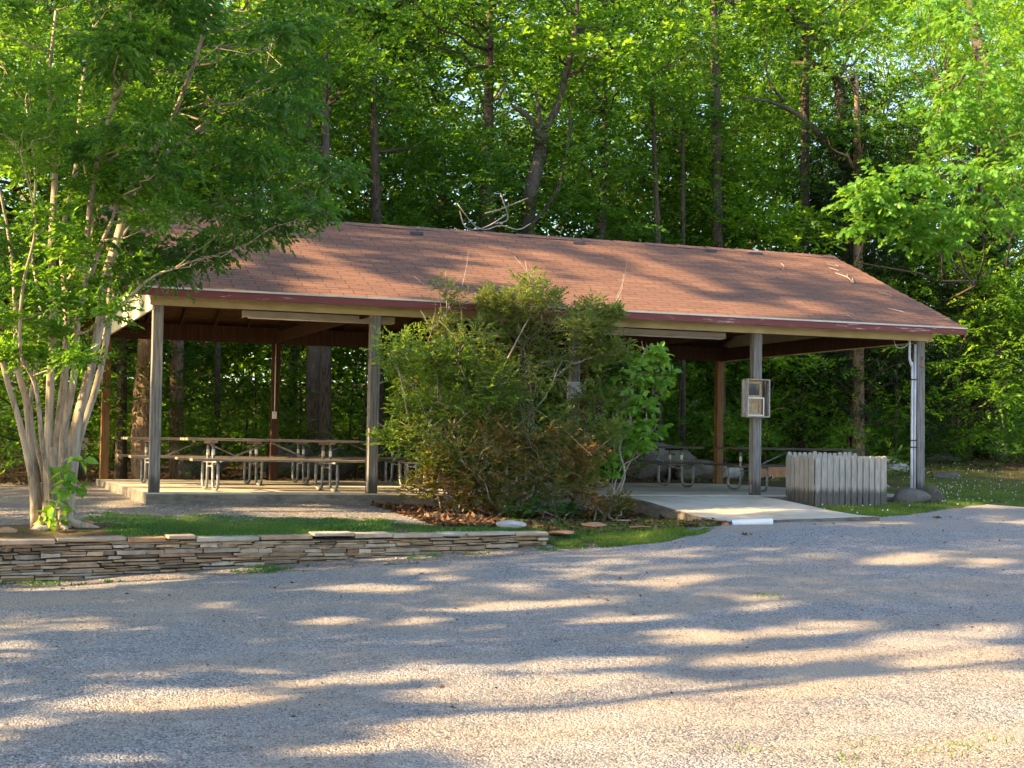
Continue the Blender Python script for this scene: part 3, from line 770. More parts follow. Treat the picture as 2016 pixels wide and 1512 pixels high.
t = empty('conduit_pipes', (Lx-.20, -.02, 0), label='pair of grey electrical conduit pipes running up beside the right front corner post', cat='conduit')
mb = MB(); mb.tube(smooth_path([(.0, 0, .02), (.0, 0, 2.0), (-.012, 0, 2.08), (-.05, 0, 2.2), (-.055, 0, 2.3), (-.055, 0, 2.5)], 4), .021, 8); mb.build('bent_pipe', GREYPVC, t, smooth=True)
mb = MB(); mb.tube([(.055, 0, .02), (.055, 0, 2.44)], .02, 8); mb.build('straight_pipe', GREYPVC, t, smooth=True)
for z in (.77, 1.86, .88):
    mb = MB(); mb.box((-.03, -.024, z), (.09, .02, z+.02)); mb.build('pipe_strap', BLACK, t)
mb = MB(); mb.tube(smooth_path([(-.06, 0, 2.46), (-.15, .05, 2.38), (-.24, .1, 2.40), (-.28, .1, 2.50)], 4), .006, 5); mb.build('loose_wire', GREYPVC, t, smooth=True)
t = empty('outlet_conduit', (Lx/4-.02, Dy-.10, 0), label='thin pale conduit with an outlet box on the back post behind the left tables', cat='conduit')
mb = MB(); mb.tube([(0, 0, 1.25), (0, 0, 2.48)], .012, 6); mb.build('pipe', P_TUBE, t, smooth=True)
mb = MB(); mb.box((-.04, -.03, 1.12), (.04, .012, 1.25)); mb.build('outlet_box', P_WHITE, t, bevel=.004)

# hooks / bolts on right post
RUST = flat_mat('rusty_bolt', (.2,.1,.05), (.3,.16,.09))
for dz, dx in ((2.22,.02),(2.1,-.02),(2.09,.02)):
    mb = MB(); mb.tube([(Lx-.045+dx, -.05, dz), (Lx-.045+dx, -.07, dz)], .022, 8); mb.build('bolt', RUST, pav)

# ------------------------------------------------------------------ picket enclosure
t = empty('picket_fence', (9.68, -.86, 0), label='low square enclosure of weathered grey pickets beside the concrete ramp', cat='fence')
FW, FD, FH = 1.27, .80, .715
FX0, FY0 = 9.68, -.86
def picket(mb, x, y, w, axis_, zb, zt, th=.018):
    pr = [(-w/2, zb), (w/2, zb), (w/2, zt-.05), (w*.42, zt-.022), (w*.26, zt), (-w*.26, zt), (-w*.42, zt-.022), (-w/2, zt-.05)]
    tl = random.uniform(-.006, .006)
    V = []
    for d in (0, th):
        for (a, z) in pr:
            a2 = a + tl*(z-zb)
            V.append((x+a2, y+d, z) if axis_ == 0 else (x+d, y+a2, z))
    n_ = len(pr); F = [tuple(range(n_)), tuple(range(2*n_-1, n_-1, -1))] + [(i, i+n_, (i+1) % n_+n_, (i+1) % n_) for i in range(n_)]
    mb.add(V, F)
def side(name, n_, length, axis_, x0, y0, up_=0.0):
    mb = MB()
    for i in range(n_):
        c = (i+.5)*length/n_; w_ = length/n_*random.uniform(.78, .90)
        X_ = x0+(c if axis_ == 0 else 0); Y_ = y0+(c if axis_ == 1 else 0)
        g_ = float(H(FX0+X_, FY0+Y_))
        picket(mb, X_, Y_, w_, axis_, g_-.03, FH-.09+up_+random.uniform(-.012,.012))
    return mb.build(name, W_PICKET, t)
side('picket_panel', 12, FW, 0, 0, 0); side('picket_panel', 14, FW, 0, 0, FD, .055); side('picket_panel', 6, FD, 1, -.022, .01); side('picket_panel', 6, FD, 1, FW, .01)
for z in (.10, .54):
    for y in (.022, FD-.042):
        mb = MB(); mb.box((.0, y, z), (FW, y+.036, z+.085)); mb.build('rail', W_PICKET, t)
mb = MB(); mb.box((.06, .06, .575), (FW-.06, FD-.06, .60)); mb.box((.12, .12, 0), (FW-.12, FD-.12, .574))
mb.build('metal_cover', flat_mat('pale_blue_grey_metal', (.30,.34,.40), (.40,.44,.50), 4, .4, .3), t, bevel=.01)

# ------------------------------------------------------------------ rocks
def rock(name, loc, size, mat, label, cat, rz=0, seed=0, rough=.18, flatten=None, group=None, sub=3):
    bm = bmesh.new(); bmesh.ops.create_icosphere(bm, subdivisions=sub, radius=1)
    g = np.random.default_rng(seed+50); K = g.normal(size=(9, 3)); K /= np.linalg.norm(K, axis=1, keepdims=True); Dd = .62+.33*g.random(9)*.9-.06
    Wv = g.normal(size=(8, 3))*2.2; ph = g.random(8)*6
    for v in bm.verts:
        p = np.array(v.co)
        for k_, d_ in zip(K, Dd):
            e_ = p@k_ - d_
            if e_ > 0: p = p - k_*e_*.85
        p = p*(1+rough*.35*sum(math.sin(Wv[i]@np.array(v.co)+ph[i]) for i in range(8))/4)
        v.co = Vector(p*np.array(size))
    me = bpy.data.meshes.new(name); bm.to_mesh(me); bm.free()
    at = me.attributes.new('tint', 'FLOAT', 'FACE'); at.data.foreach_set('value', np.full(len(me.polygons), g.random(), dtype=np.float32))
    me.polygons.foreach_set('use_smooth', np.ones(len(me.polygons), dtype=bool)); me.materials.append(mat)
    o = bpy.data.objects.new(name, me); scene.collection.objects.link(o); o.location = loc; o.rotation_euler = (0, 0, rz)
    return tag(o, label, cat, group)
def gz(x, y): return float(H(x, y))
def rk(px, py, y, size, mat, label, seed, rz=0, sink=.3, cat='rock', name='rock', rough=.34):
    P = at_y(px, py, y); z = gz(P[0], y)+size[2]*(1-sink*2)*.6
    return rock(name, (P[0], y, z), size, mat, label, cat, rz, seed, rough)
rk(1790, 985, -.42, (.40,.24,.16), S_GREY, 'grey lichened boulder in front of the right corner post', 1, .1, .1, 'boulder', 'boulder')
rk(1835, 972, -.25, (.22,.20,.17), S_GREY, 'smaller grey boulder against the right of the corner post boulder', 2, .4, .05, 'boulder', 'boulder')
rk(1760, 940, 8.0, (.45,.30,.24), S_PALE, 'pale sunlit boulder seen between picket fence and conduit pipes', 3, .2, .1, 'boulder', 'boulder')
rk(1850, 920, 10.5, (.7,.4,.20), S_GREY, 'flat grey rock at the forest edge beyond the corner post', 4, .2)
rk(1865, 942, 6.5, (.45,.25,.10), S_GREY, 'low flat rock in the leaf litter right of the corner post', 5, 0)
rk(1300, 920, 9.2, (.95,.6,.62), S_GREY, 'large grey boulder behind the mossy table right of the shrub', 6, .2, .1, 'boulder', 'boulder')
rk(1380, 935, 8.6, (.8,.5,.30), S_GREY, 'pale broken boulder behind the tables, beside the back right post', 7, .5, .1, 'boulder', 'boulder')
rk(610, 930, 9.2, (1.1,.5,.42), S_GREY, 'long mossy boulder behind the left picnic tables', 8, .1, .1, 'boulder', 'boulder')
rk(400, 930, 8.8, (.6,.4,.45), S_GREY, 'dark leaning rock behind the left end of the tables', 9, .6, .1, 'boulder', 'boulder')
rk(1530, 935, 8.4, (.7,.4,.25), S_RUST, 'rusty orange rock behind the picket fence table', 10, .1)
rk(1440, 938, 8.9, (.4,.3,.22), S_PALE, 'small pale rock behind the mossy table near the notice box post', 12, .1)
def on_ground(px, py, z0=-.3):
    d = ray(px, py); t = np.linspace(5, 60, 2200); Q = CAM + d*t[:, None]
    i = int(np.argmax(Q[:, 2] < H(Q[:, 0], Q[:, 1]))); return Q[i]
# stones on and beside the dry wall
P = on_ground(1005, 1041, -.3)
rock('rock', (P[0], P[1], P[2]+.055), (.22,.09,.055), S_PALE, 'smooth pale grey stone lying on the lawn above the right end of the wall', 'stone', .05, 21, .1)
for px, py, s, mt, lab, sd, rz in ((1105,1056,(.17,.12,.035),S_RUST,'rusty brown slab next to the right end of the stone wall',22,.1),
      (1166,1042,(.19,.13,.05),S_RUST,'orange and white flat rock second from the right end of the wall',23,.3),
      (1262,1044,(.13,.10,.025),S_RUST,'thin orange slab in the grass closest to the ramp',24,0),
      (1225,1030,(.16,.08,.02),S_CAP,'thin tan slab in the grass behind the orange ones',25,.2),
      (1080,1025,(.10,.06,.045),S_GREY,'small grey rock under the big shrub',26,0),
      (78,1044,(.10,.09,.05),S_CAP,'tan stone at the left foot of the multi-stemmed tree',27,.3),
      (172,1035,(.06,.045,.05),S_RUST,'small upright orange stone right of the multi-stemmed tree root',28,.3),
      (12,1048,(.13,.10,.04),S_CAP,'flat tan stone on the grass at the left edge above the wall',29,.1)):
    P = on_ground(px, py); rock('rock', (P[0], P[1], P[2]+s[2]*.45+(.03 if sd in (22,23,24,25) else 0)), (s[0]*1.2, s[1]*1.4, s[2]*.85) if sd in (22,23,24,25) else s, mt, lab, 'rock', rz, sd, .32)

# dry stone retaining wall
def stone_wall():
    t = empty('stone_wall', (0, 0, 0), label='low dry-stacked sandstone retaining wall along the front of the lawn', cat='wall')
    seg = [(-7.5, 4.15)]
    mb = MB(); x = -7.5; caps = MB()
    g = random.Random(4)
    def slab_(mb, s0, s1, z0, z1, out, depth, tint, j=.010, hang=0):
        # s measured along x; face follows the wall line
        pts = []
        for (x_, jj) in ((s0, 1), ((s0+s1)/2, 0), (s1, 1)):
            yw = float(wall_y(x_)); pts.append((x_, yw-out+g.uniform(-j, j)+(.012 if jj else 0)))
        V = []
        for z_, ins in ((z0, .004), (z1, .002)):
            for k_, (x_, y_) in enumerate(pts): V.append((x_+g.uniform(-j,j)*.6, y_+ins, z_+g.uniform(-.004,.004)))
            for k_, (x_, y_) in enumerate(pts[::-1]): V.append((x_, y_+depth, z_))
        mb.add(V, [(5,4,3,2,1,0),(6,7,8,9,10,11)]+[(i, (i+1) % 6, (i+1) % 6+6, i+6) for i in range(6)], tint)
    # courses relative to the top (-.30), going down until below ground
    z = -.345
    while z > -1.05:
        th = g.choice((.018,.024,.028,.034,.042,.055))*g.uniform(.85,1.1)
        s = -7.5+g.uniform(-.2, 0)
        while s < 4.1:
            ln = g.uniform(.10, .46)
            e_ = min(s+ln, 4.12)
            yb = float(wall_y((s+e_)/2)); low = float(F_LOW((s+e_)/2, yb-.25))
            if z+.03 > low-.1 and e_-s > .04:
                zz = z + .022*math.sin(s*1.3+z*9)+g.uniform(-.006,.004)
                if g.random() < .16 and th > .036:
                    m_ = zz-th*g.uniform(.4,.6)
                    slab_(mb, s+.004, e_-.004, m_+.002, zz-.003, g.uniform(.0,.03), .2, g.random()); slab_(mb, s+.004, e_-.004, zz-th+.002, m_-.002, g.uniform(.0,.03), .2, g.random())
                else: slab_(mb, s+.004, e_-.004, zz-th+.003, zz-.003, g.uniform(-.02,.045), .2, g.random(), .016)
            s = e_
        z -= th
    o = mb.build('wall_stones', S_WALL, t, bevel=.005)
    s = -7.5
    while s < 4.1:
        ln = g.uniform(.28, .75); e_ = min(s+ln, 4.16); th = g.uniform(.03, .05)
        zt = -.296 + g.uniform(-.020,.016)
        slab_(caps, s+.006, e_-.006, zt-th, zt, .045+g.uniform(-.015,.02), .30, g.random(), .02); s = e_
    caps.build('cap_stones', S_CAP, t, bevel=.006)
    mb = MB()
    V = []
    xs = np.linspace(-7.4, 4.08, 40)
    for x_ in xs:
        yw = float(wall_y(x_)); V += [(x_, yw+.07, -1.05), (x_, yw+.07, -.352), (x_, yw+.15, -.352)]
    F = []
    for i in range(39): a = i*3; F += [(a, a+3, a+4, a+1), (a+1, a+4, a+5, a+2)]
    mb.add(V, F); mb.build('packed_core', flat_mat('dark_packed_earth', (.03,.022,.015), (.07,.05,.035)), t)
stone_wall()

# white drain pipe at the foot of the ramp
P0 = on_ground(1440, 1034, -.3); P1 = on_ground(1508, 1026, -.3)
mb = MB(); a = np.array(P0)+[0,0,.035]; da = (a-CAM)@FX; a[2] -= .012; b = at_d(1520, 1019, da+.10); b[2] -= .055
mb.tube([a, a+(b-a)*.5, b], .047, 16, cap=False); mb.tube([a, b], .041, 16, cap=False)
o = mb.build('drain_pipe', WHITEPVC, smooth=True); tag(o, 'white plastic drain pipe half buried in the gravel under the ramp end', 'pipe')
for k, (px, py) in enumerate(((1428,1036),(1418,1030))):
    P = on_ground(px, py); rock('rock', (P[0], P[1], P[2]+.02), (.05+.02*k,.05,.035), S_RUST, ('small brown rock at the open mouth of the white drain pipe','larger brown rock just left of the white drain pipe, touching the ramp')[k], 'rock', .3, 60+k, .2)

# timber edging under the shrub
A = on_ground(838, 1020); B = on_ground(948, 1021)
mb = MB(); mb.beam(A+[0,0,.02], B+[0,0,.02], .09, .07); o = mb.build('timber_edging', B_BROWN, bevel=.01); tag(o, 'low brown landscape timber lying in the bed under the big shrub', 'timber')

# dark dry leaves on the gravel
for (px, py, lab) in ((1466,1059,'brown dry leaf curled on the road below the drain pipe'),(1838,1025,'dark twig with curled leaves on the road at the right')):
    P = on_ground(px, py); mb = MB()
    for k in range(3):
        a_ = random.random()*6; c_, s_ = math.cos(a_), math.sin(a_); q = .035*k
        V = [(q, 0, .01), (q+.05*c_, .03*s_, .045), (q+.08*c_+.01, .08*s_, .02), (q+.02, .05*s_+.02, .05)]
        mb.add(V, [(0,1,2),(0,2,3)])
    o = mb.build('dry_leaf', L_LITTER); o.location = (P[0], P[1], P[2]+.02); tag(o, lab, 'leaf')

# ------------------------------------------------------------------ grass, clover, litter
def grass(name, X, Y, L, mat, label, cat='grass', w=.16, zoff=0):
    n = len(X); P = np.stack([X, Y, H(X, Y)-.002+zoff], -1)
    D = rng.normal(size=(n, 3))*.55; D[:, 2] = .8
    Nn = rng.normal(size=(n, 3)); V, F, k = leaf_geo(P, D, Nn, L, w, 'blade')
    t = np.clip(fbm(X, Y, 1.2, 31)*.9-.1+rng.random(n)*.35, 0, 1)
    return tag(mesh_np(name, V, F, mat, tint=np.repeat(t, k)), label, cat, kind='stuff')
n = 150000
X = -2.6+9.8*rng.random(n); Y = -5.4+4.6*rng.random(n)
dens = fbm(X, Y, .9, 5)*.75 + noise2(X, Y, 3.1, 6)*.25
inl = (Y > wall_y(X)+.13)
band = np.interp(Y, [-4.4,-3.2,-2.2,-1.2], [.74,.66,.52,.10])*np.interp(X, [-2.5,-1.4,-.6,3,5,6.6,7], [.55,.5,1,1,1.05,.5,.0])
lawn = inl & (dens + .18*(noise2(X, Y, 9, 44)-.5) > 1.04-band) & ~((X > 3.6) & (X < 6.3) & (Y > -2.8))
foot = (~inl) & (Y > edge_y(X)-.05) & (Y < wall_y(X)-.10) & (dens+.25*(noise2(X, Y, 8, 45)-.5) > .57+ .5*np.clip(wall_y(X)-Y-.35, 0, 1))
X2, Y2 = X[lawn], Y[lawn]; grass('lawn_grass', X2, Y2, .014+.026*rng.random(len(X2)), L_GRASS, 'short bright green clover and grass on the lawn behind the stone wall', w=.38)
X2, Y2 = X[foot], Y[foot]; grass('weeds', X2, Y2, .015+.03*rng.random(len(X2)), L_GRASS, 'green weeds along the foot of the stone wall', 'weeds', w=.4)
n = 60000; X = 4.2+3.0*rng.random(n); Y = -4.4+3.4*rng.random(n)
k = (Y > edge_y(X)+.0) & (fbm(X, Y, 1.5, 8) > np.interp(X, [4.2,5.4,6.2,6.8], [.42,.36,.47,.60])) & (X < 6.85+0*(Y)) & (Y < -1.6+.4*(X-5))
X, Y = X[k], Y[k]; grass('verge_grass', X, Y, .03+.035*rng.random(len(X)), L_GRASSR, 'patch of grass with small clovers between the wall end and the ramp', w=.22)
n = 200000
yy = -2.4+14*rng.random(n)**1.4; xx = 9.1 + (28-9.1)*rng.random(n)**1.5
k = (yy > edge_y(xx)+.03) & ((yy < -.12) | (xx > 12.4)) & (fbm(xx, yy, .7, 12) > np.interp(yy-edge_y(xx), [0,2.5,5,8], [.22,.36,.50,.62])) & ~((xx < 9.3) & (yy < -.1))
k &= ~((xx > FX0) & (xx < FX0+FW) & (yy > FY0) & (yy < FY0+FD))
xx, yy = xx[k], yy[k]; grass('grass', xx, yy, .03+.04*rng.random(len(xx)), L_GRASSR, 'sunny grass verge right of the ramp running to the right edge', w=.2)
k = (rng.random(len(xx)) < .0075*np.clip((xx-10)/5, .15, 1.2)); X, Y = xx[k], yy[k]
P = np.stack([X, Y, H(X, Y)+.055], -1); base = np.array([(1,0,0),(0,1,0),(-1,0,0),(0,-1,0),(0,0,1),(0,0,-1)])*.013
V = (P[:, None]+base[None]).reshape(-1, 3); f = np.array([(0,1,4),(1,2,4),(2,3,4),(3,0,4),(1,0,5),(2,1,5),(3,2,5),(0,3,5)])
tag(mesh_np('clover_flowers', V, (f[None]+6*np.arange(len(P))[:, None, None]).reshape(-1, 3), WHITEPVC), 'tiny white clover flowers scattered in the grass at the right', 'flowers', kind='stuff')
n = 420; P = np.stack([rng.uniform(-3, 14, n), rng.uniform(-13, -2.5, n)], 1); P = P[P[:, 1] < edge_y(P[:, 0])-.02]
Z = H(P[:, 0], P[:, 1])+.03; P = np.column_stack([P, Z]); D = rng.normal(size=P.shape); D[:, 2] *= .2; Nn = rng.normal(size=P.shape)*.5+[0,0,1]
V, F, k = leaf_geo(P, D, Nn, .02+.04*rng.random(len(P)), .5, 'diamond')
tag(mesh_np('road_debris', V, F, L_LITTER, tint=np.repeat(rng.random(len(P))*.6, k)), 'sparse dry leaf scraps scattered over the gravel road', 'leaf litter', kind='stuff')
tf = []
for px, py, n_ in ((1900,1478,60),(1830,1490,30),(1950,1462,25),(1660,1500,30),(1510,1178,70),(1700,1466,14),(1480,1484,16)):
    P = on_ground(px, py, -.85); tf.append(np.stack([P[0]+rng.normal(size=n_)*.09, P[1]+rng.normal(size=n_)*.07], 1))
tf = np.concatenate(tf); grass('road_weeds', tf[:, 0], tf[:, 1], .02+.02*rng.random(len(tf)), L_GRASSR, 'sparse small weeds growing through the gravel of the road', 'weeds', w=.3, zoff=.02)
# leaf litter: shrub bed, forest floor
n = 42000
X = np.concatenate([3.0+4*rng.random(n//4), -8+36*rng.random(n*3//4)]); Y = np.concatenate([-3.2+3.0*rng.random(n//4), 7+12*rng.random(n*3//4)])
P = np.stack([X, Y, H(X, Y)+.004+.015*rng.random(len(X))], -1); D = rng.normal(size=(len(X), 3)); D[:, 2] *= .25; Nn = rng.normal(size=(len(X), 3))*.4+[0,0,1]
V, F, k = leaf_geo(P, D, Nn, .05+.05*rng.random(len(X)), .6, 'diamond')
tag(mesh_np('leaf_litter', V, F, L_LITTER, tint=np.repeat(rng.random(len(X))**1.5, k)), 'brown dead leaves under the shrub and on the forest floor', 'leaf litter', kind='stuff')
# dead twigs on the roof
for k, (pts, lab) in enumerate((([(1645,541),(1668,549),(1680,560),(1678,552)], 'pale forked twig lying on the roof near its right end, thickest of the twigs'),
      ([(1628,523),(1650,528),(1645,524)], 'short forked twig on the roof just below the ridge end'),
      ([(1632,530),(1652,536)], 'thin straight twig on the roof above the thick forked one'),
      ([(1538,522),(1544,528),(1540,534)], 'hooked twig on the roof left of the others'),
      ([(1728,578),(1752,584),(1755,589)], 'bent twig on the roof close to the right rake'),
      ([(1748,610),(1780,618)], 'thin twig low on the roof near the right eave'),
      ([(1668,624),(1685,632)], 'short twig just above the right part of the eave'))):
    nrm = np.array([0, -slope, 1.0]); Q = []
    for px, py in pts:
        d = ray(px, py); tt = (EZ+slope*EO - nrm@CAM)/(nrm@d); Q.append(CAM+d*tt+[0,0,.03])
    mb = MB(); mb.tube(smooth_path(Q, 3) if len(Q) > 2 else Q, .011 if k == 0 else .006, 5)
    if k == 0: mb.tube([Q[1], Q[1]+np.array([.10,.16,.07])], .008, 5)
    tag(mb.build('twig', B_TWIG), lab, 'twig', 'dead twigs on the roof')

# ------------------------------------------------------------------ vegetation: generic trees
def trunk_mesh(name, paths, mat, parent, n=9, b=.10):
    mb = MB()
    for P, R in paths: mb.tube(P, R, n if R[0] > .05 else 5, bump=b if R[0] > .05 else 0)
    return mb.build(name, mat, parent, smooth=True)

def make_tree(h, r0, cb, cr, ncl, per, m, leaf, twig, seed, bark, lmat, lab=None, cat='tree', flat=.5, clr=(.8,1.4), shape='round', W=.55, name='forest_tree', hang=.1, kind='diamond', group=None, lean=.3):
    g = np.random.default_rng(seed)
    t = empty(name, label=lab, cat=cat, group=group)
    k = 9; zz = np.linspace(-.15, h*.92, k); lx = np.cumsum(g.normal(size=(k, 2))*lean*.35, 0); lx -= lx[0]; lx *= (zz[:, None]/h)**.5
    TP = np.column_stack([lx, zz]); TR = r0*(1-.85*(np.linspace(0, 1, k)))**.9; TR[0] *= 1.35; TR = np.maximum(TR, .015)
    paths = [(smooth_path(TP, 3), np.interp(np.linspace(0, 1, 3*(k-1)+1), np.linspace(0, 1, k), TR))]
    C = []; 
    for i in range(ncl):
        u = (i+.5)/ncl; z = cb + (h-cb)*u
        prof = (math.sin(PI*min(1, .18+u*.82))**.6) if shape == 'round' else (1.02-u)
        th = g.random()*6.283 + i*2.4; rr = cr*prof*(.25+.75*math.sqrt(g.random()))
        c = np.array([math.cos(th)*rr, math.sin(th)*rr, z+g.normal()*.25]); C.append(c)
        if g.random() < .6 or u < .4:
            za = max(min(z*.8, z-rr*.5), cb*.5 if shape == 'round' else z*.8); tx = np.array([np.interp(za, TP[:, 2], TP[:, j]) for j in range(3)])
            rb = np.interp(za, TP[:, 2], TR)*.42
            P = limb_path(tx, c, .12 if shape == 'round' else -.05, 5, g); paths.append((P, np.linspace(max(rb, .012), .008, 5)))
    C = np.array(C); xy = np.array([[np.interp(c[2], TP[:, 2], TP[:, 0]), np.interp(c[2], TP[:, 2], TP[:, 1])] for c in C]); C[:, :2] += xy
    R = clr[0]+(clr[1]-clr[0])*g.random(len(C)); R = np.stack([R, R, R*flat], 1)
    trunk_mesh('trunk', paths, bark, t)
    crown('crown', lmat, [sprays(C, R, per, m, leaf, twig, W, kind, flat, .25, .05, hang, seed=seed)], t)
    return t
def place(o, x, y, s=1.0, rz=0.0, first=False, lab=None, group=None, sz=None):
    c = o if first else copy_tree(o)
    c.location = (x, y, gz(x, y)-.02); c.rotation_euler = (0, 0, rz); c.scale = (s, s, sz or s)
    if lab: c['label'] = lab
    if group: c['group'] = group
    elif 'group' in c and not group: del c['group']
    return c

used = set()
tallA = make_tree(17, .14, 3.6, 3.3, 80, 42, 9, .13, .5, 1, B_OAK, L_FOREST, clr=(.55,1.1))
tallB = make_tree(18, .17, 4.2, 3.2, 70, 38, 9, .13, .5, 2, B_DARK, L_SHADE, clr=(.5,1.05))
tallC = make_tree(16, .24, 3.0, 3.8, 88, 42, 9, .13, .55, 3, B_BROWN, L_FOREST, flat=.36, clr=(.6,1.1))
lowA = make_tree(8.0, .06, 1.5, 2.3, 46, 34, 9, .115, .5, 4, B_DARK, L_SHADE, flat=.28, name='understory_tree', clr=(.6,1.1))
lowB = make_tree(6.0, .05, 1.0, 2.0, 40, 28, 9, .115, .5, 5, B_DARK, L_FOREST, flat=.25, name='understory_tree', clr=(.5,1.0))
cedar = make_tree(9.5, .13, .7, 2.1, 80, 46, 10, .10, .30, 6, B_DARK, L_CEDAR, flat=.45, shape='cone', name='cedar_tree', W=.28, clr=(.4,.8), hang=.4)
def put(proto, px, y, s, lab, group=None, rz=None, sz=None):
    P = at_y(px, 940, y); f = proto.name not in used; used.add(proto.name)
    return place(proto, P[0], y, s, random.random()*6.28 if rz is None else rz, f, lab, group, sz)
OFF = 'trees of the woods beyond the left edge of the view'
for x, y in ((-8.5,12.0),(-9,20),(-15,16)):
    P = np.array([x, y]); f_ = tallC.name not in used; used.add(tallC.name)
    place(tallC, x, y, .95, random.random()*6, f_, 'tall leafy tree of the woods beyond the left edge', OFF)
BG = 'tall trees of the woods behind the pavilion'
BL = 'tall leafy green tree standing in the woods behind the pavilion roof'
put(tallA, 620, 17.5, 1.0, 'tall tree whose grey trunk shows just above the left end of the roof ridge')
put(tallB, 745, 15.5, .95, 'dark slim trunked tree rising above the roof ridge left of centre')
put(tallB, 350, 11.5, .85, 'slender brown tree behind the left tables, right of the thick trunk')
put(tallA, 590, 15, .8, 'leafy tree deep behind the left tables, left of the rough grey trunk')
put(tallB, 236, 10.5, .6, 'thin dark tree just left of the thick brown trunk behind the left post')
put(tallC, 1415, 19, .95, 'tree with a pale straight trunk showing high above the right half of the roof')
put(tallC, 1890, 15.5, .85, 'broad tree right behind the cedars, near the right edge')
put(tallA, 2090, 9.5, .8, 'leafy tree entering at the right edge beyond the big oak')
put(tallB, 5, 9.0, .8, 'dark trunked tree at the very left edge, behind the multi-stemmed tree')
put(tallC, 82, 12.5, .75, 'dark trunk seen between the stems of the multi-stemmed tree')
put(tallA, 480, 14.5, .9, 'leafy tree behind the left end of the roof, partly hidden by the multi-stemmed tree')
put(tallB, 860, 14, .85, 'bushy tree above the roof ridge between the slim dark trunk and the forked one')
put(tallB, 1190, 13.0, .9, 'dense dark green tree above the middle of the roof')
put(tallB, 1310, 15.0, .95, 'full green tree overhanging the roof right of centre')
put(tallA, 1540, 14.5, .8, 'tree behind the roof, left of the crooked trunk')
for px, y in ((-60,24),(200,26),(400,22),(690,25),(930,23),(1110,27),(1290,29),(1500,24),(1740,22),(1960,22),(2170,18),(2200,13)):
    pr_ = (tallA, tallB, tallC)[int(px*7+y) % 3]; put(pr_, px, y, .8+random.random()*.35, BL, BG)
UG = 'small understory trees behind the pavilion'; UL = 'small leafy understory tree behind the open back of the pavilion'
for px, y, s in ((430,13.5,1),(560,13,.9),(735,11.5,1),(850,9.6,.9),(990,11,1),(1130,10,.95),(1250,10.8,.9),(1330,12.5,1),(170,9.2,.9),(290,12,1)):
    put(lowA if (px//10) % 2 else lowB, px, y, s, UL, UG)
put(lowA, 40, 7.6, .9, 'small bright green tree at the left edge behind the multi-stemmed tree')
put(lowB, 1510, 9.6, 1.0, 'small leafy tree in the shade behind the notice box post')
put(lowA, 1985, 9.6, .85, 'small bright tree at the right edge under the oak')
put(lowB, 1880, 8.2, .9, 'low leafy tree at the forest edge right of the corner post')
put(lowA, 1570, 12.5, 1.2, 'bright layered small tree behind the roof above the picket fence')
put(lowB, 1420, 11.5, 1.25, 'layered small tree behind the back right post')
put(cedar, 1705, 9.0, .92, 'dark cedar behind the right end of the pavilion, directly above the picket fence')
put(cedar, 1800, 9.8, .85, 'dark cedar right behind the right corner post')
put(cedar, 1615, 11.0, .85, 'dark cedar left of the other cedars, behind the notice box side of the pavilion')
put(cedar, 1905, 12.0, .8, 'dark cedar furthest to the right, left of the oak trunk')

# trees with a trunk of their own
def px_path(pts, y, dys=None):
    return np.array([at_y(px, py, y+(dys[i] if dys else 0)) for i, (px, py) in enumerate(pts)])
def own_tree(y, mains, bark, lmat, clumps, leaf, per, m, twig, lab, name='forest_tree', kind='diamond', W=.55, hang=.1, flat=.45, seed=0, cat='tree'):
    P0 = at_y(mains[0][0][0][0], mains[0][0][0][1], y); base = np.array([P0[0], y, gz(P0[0], y)-.05])
    t = empty(name, base, label=lab, cat=cat); paths = []
    for k, (pts, R) in enumerate(mains):
        P = px_path(pts, y, [random.uniform(-.3, .3)*min(1, i) for i in range(len(pts))])
        if k == 0: P[0] = base
        S = smooth_path(P, 4)-base; paths.append((S, np.interp(np.linspace(0, 1, len(S)), np.linspace(0, 1, len(R)), R)))
    nodes = np.concatenate([p for p, r in paths]); nr = np.concatenate([r for p, r in paths])
    C = []; R = []
    g = np.random.default_rng(seed+5)
    for (px, py, r, dy) in clumps:
        c = at_y(px, py, y+dy)-base; rr = r/FPX*(np.linalg.norm(c+base-CAM)); C.append(c); R.append(rr)
        d = np.linalg.norm(nodes-c, axis=1)+np.where(nodes[:, 2] > c[2]-.2, 3, 0); i = int(np.argmin(d))
        P = limb_path(nodes[i], c, .1, 6, g); paths.append((P, np.linspace(min(nr[i]*.5, .05), .008, 6)))
    trunk_mesh('trunk', paths, bark, t, 10, .06)
    crown('crown', lmat, [sprays(np.array(C), np.array(R), per, m, leaf, twig, W, kind, flat, .25, .05, hang, seed=seed)], t)
    return t
def rand_clumps(n, x0, x1, y0, y1, r0, r1, dy, seed):
    g = np.random.default_rng(seed); return [(g.uniform(x0, x1), g.uniform(y0, y1), g.uniform(r0, r1), g.uniform(-dy, dy)) for _ in range(n)]
own_tree(7.9, [([(285,945),(283,850),(287,760),(292,680),(296,560),(300,380),(300,150)], [.24,.22,.205,.20,.19,.15,.08])], B_BROWN, L_FOREST,
   rand_clumps(22, 150, 450, 60, 380, 50, 80, 1.5, 1), .14, 26, 8, .5, 'thick brown trunk standing right behind the left front post', seed=41)
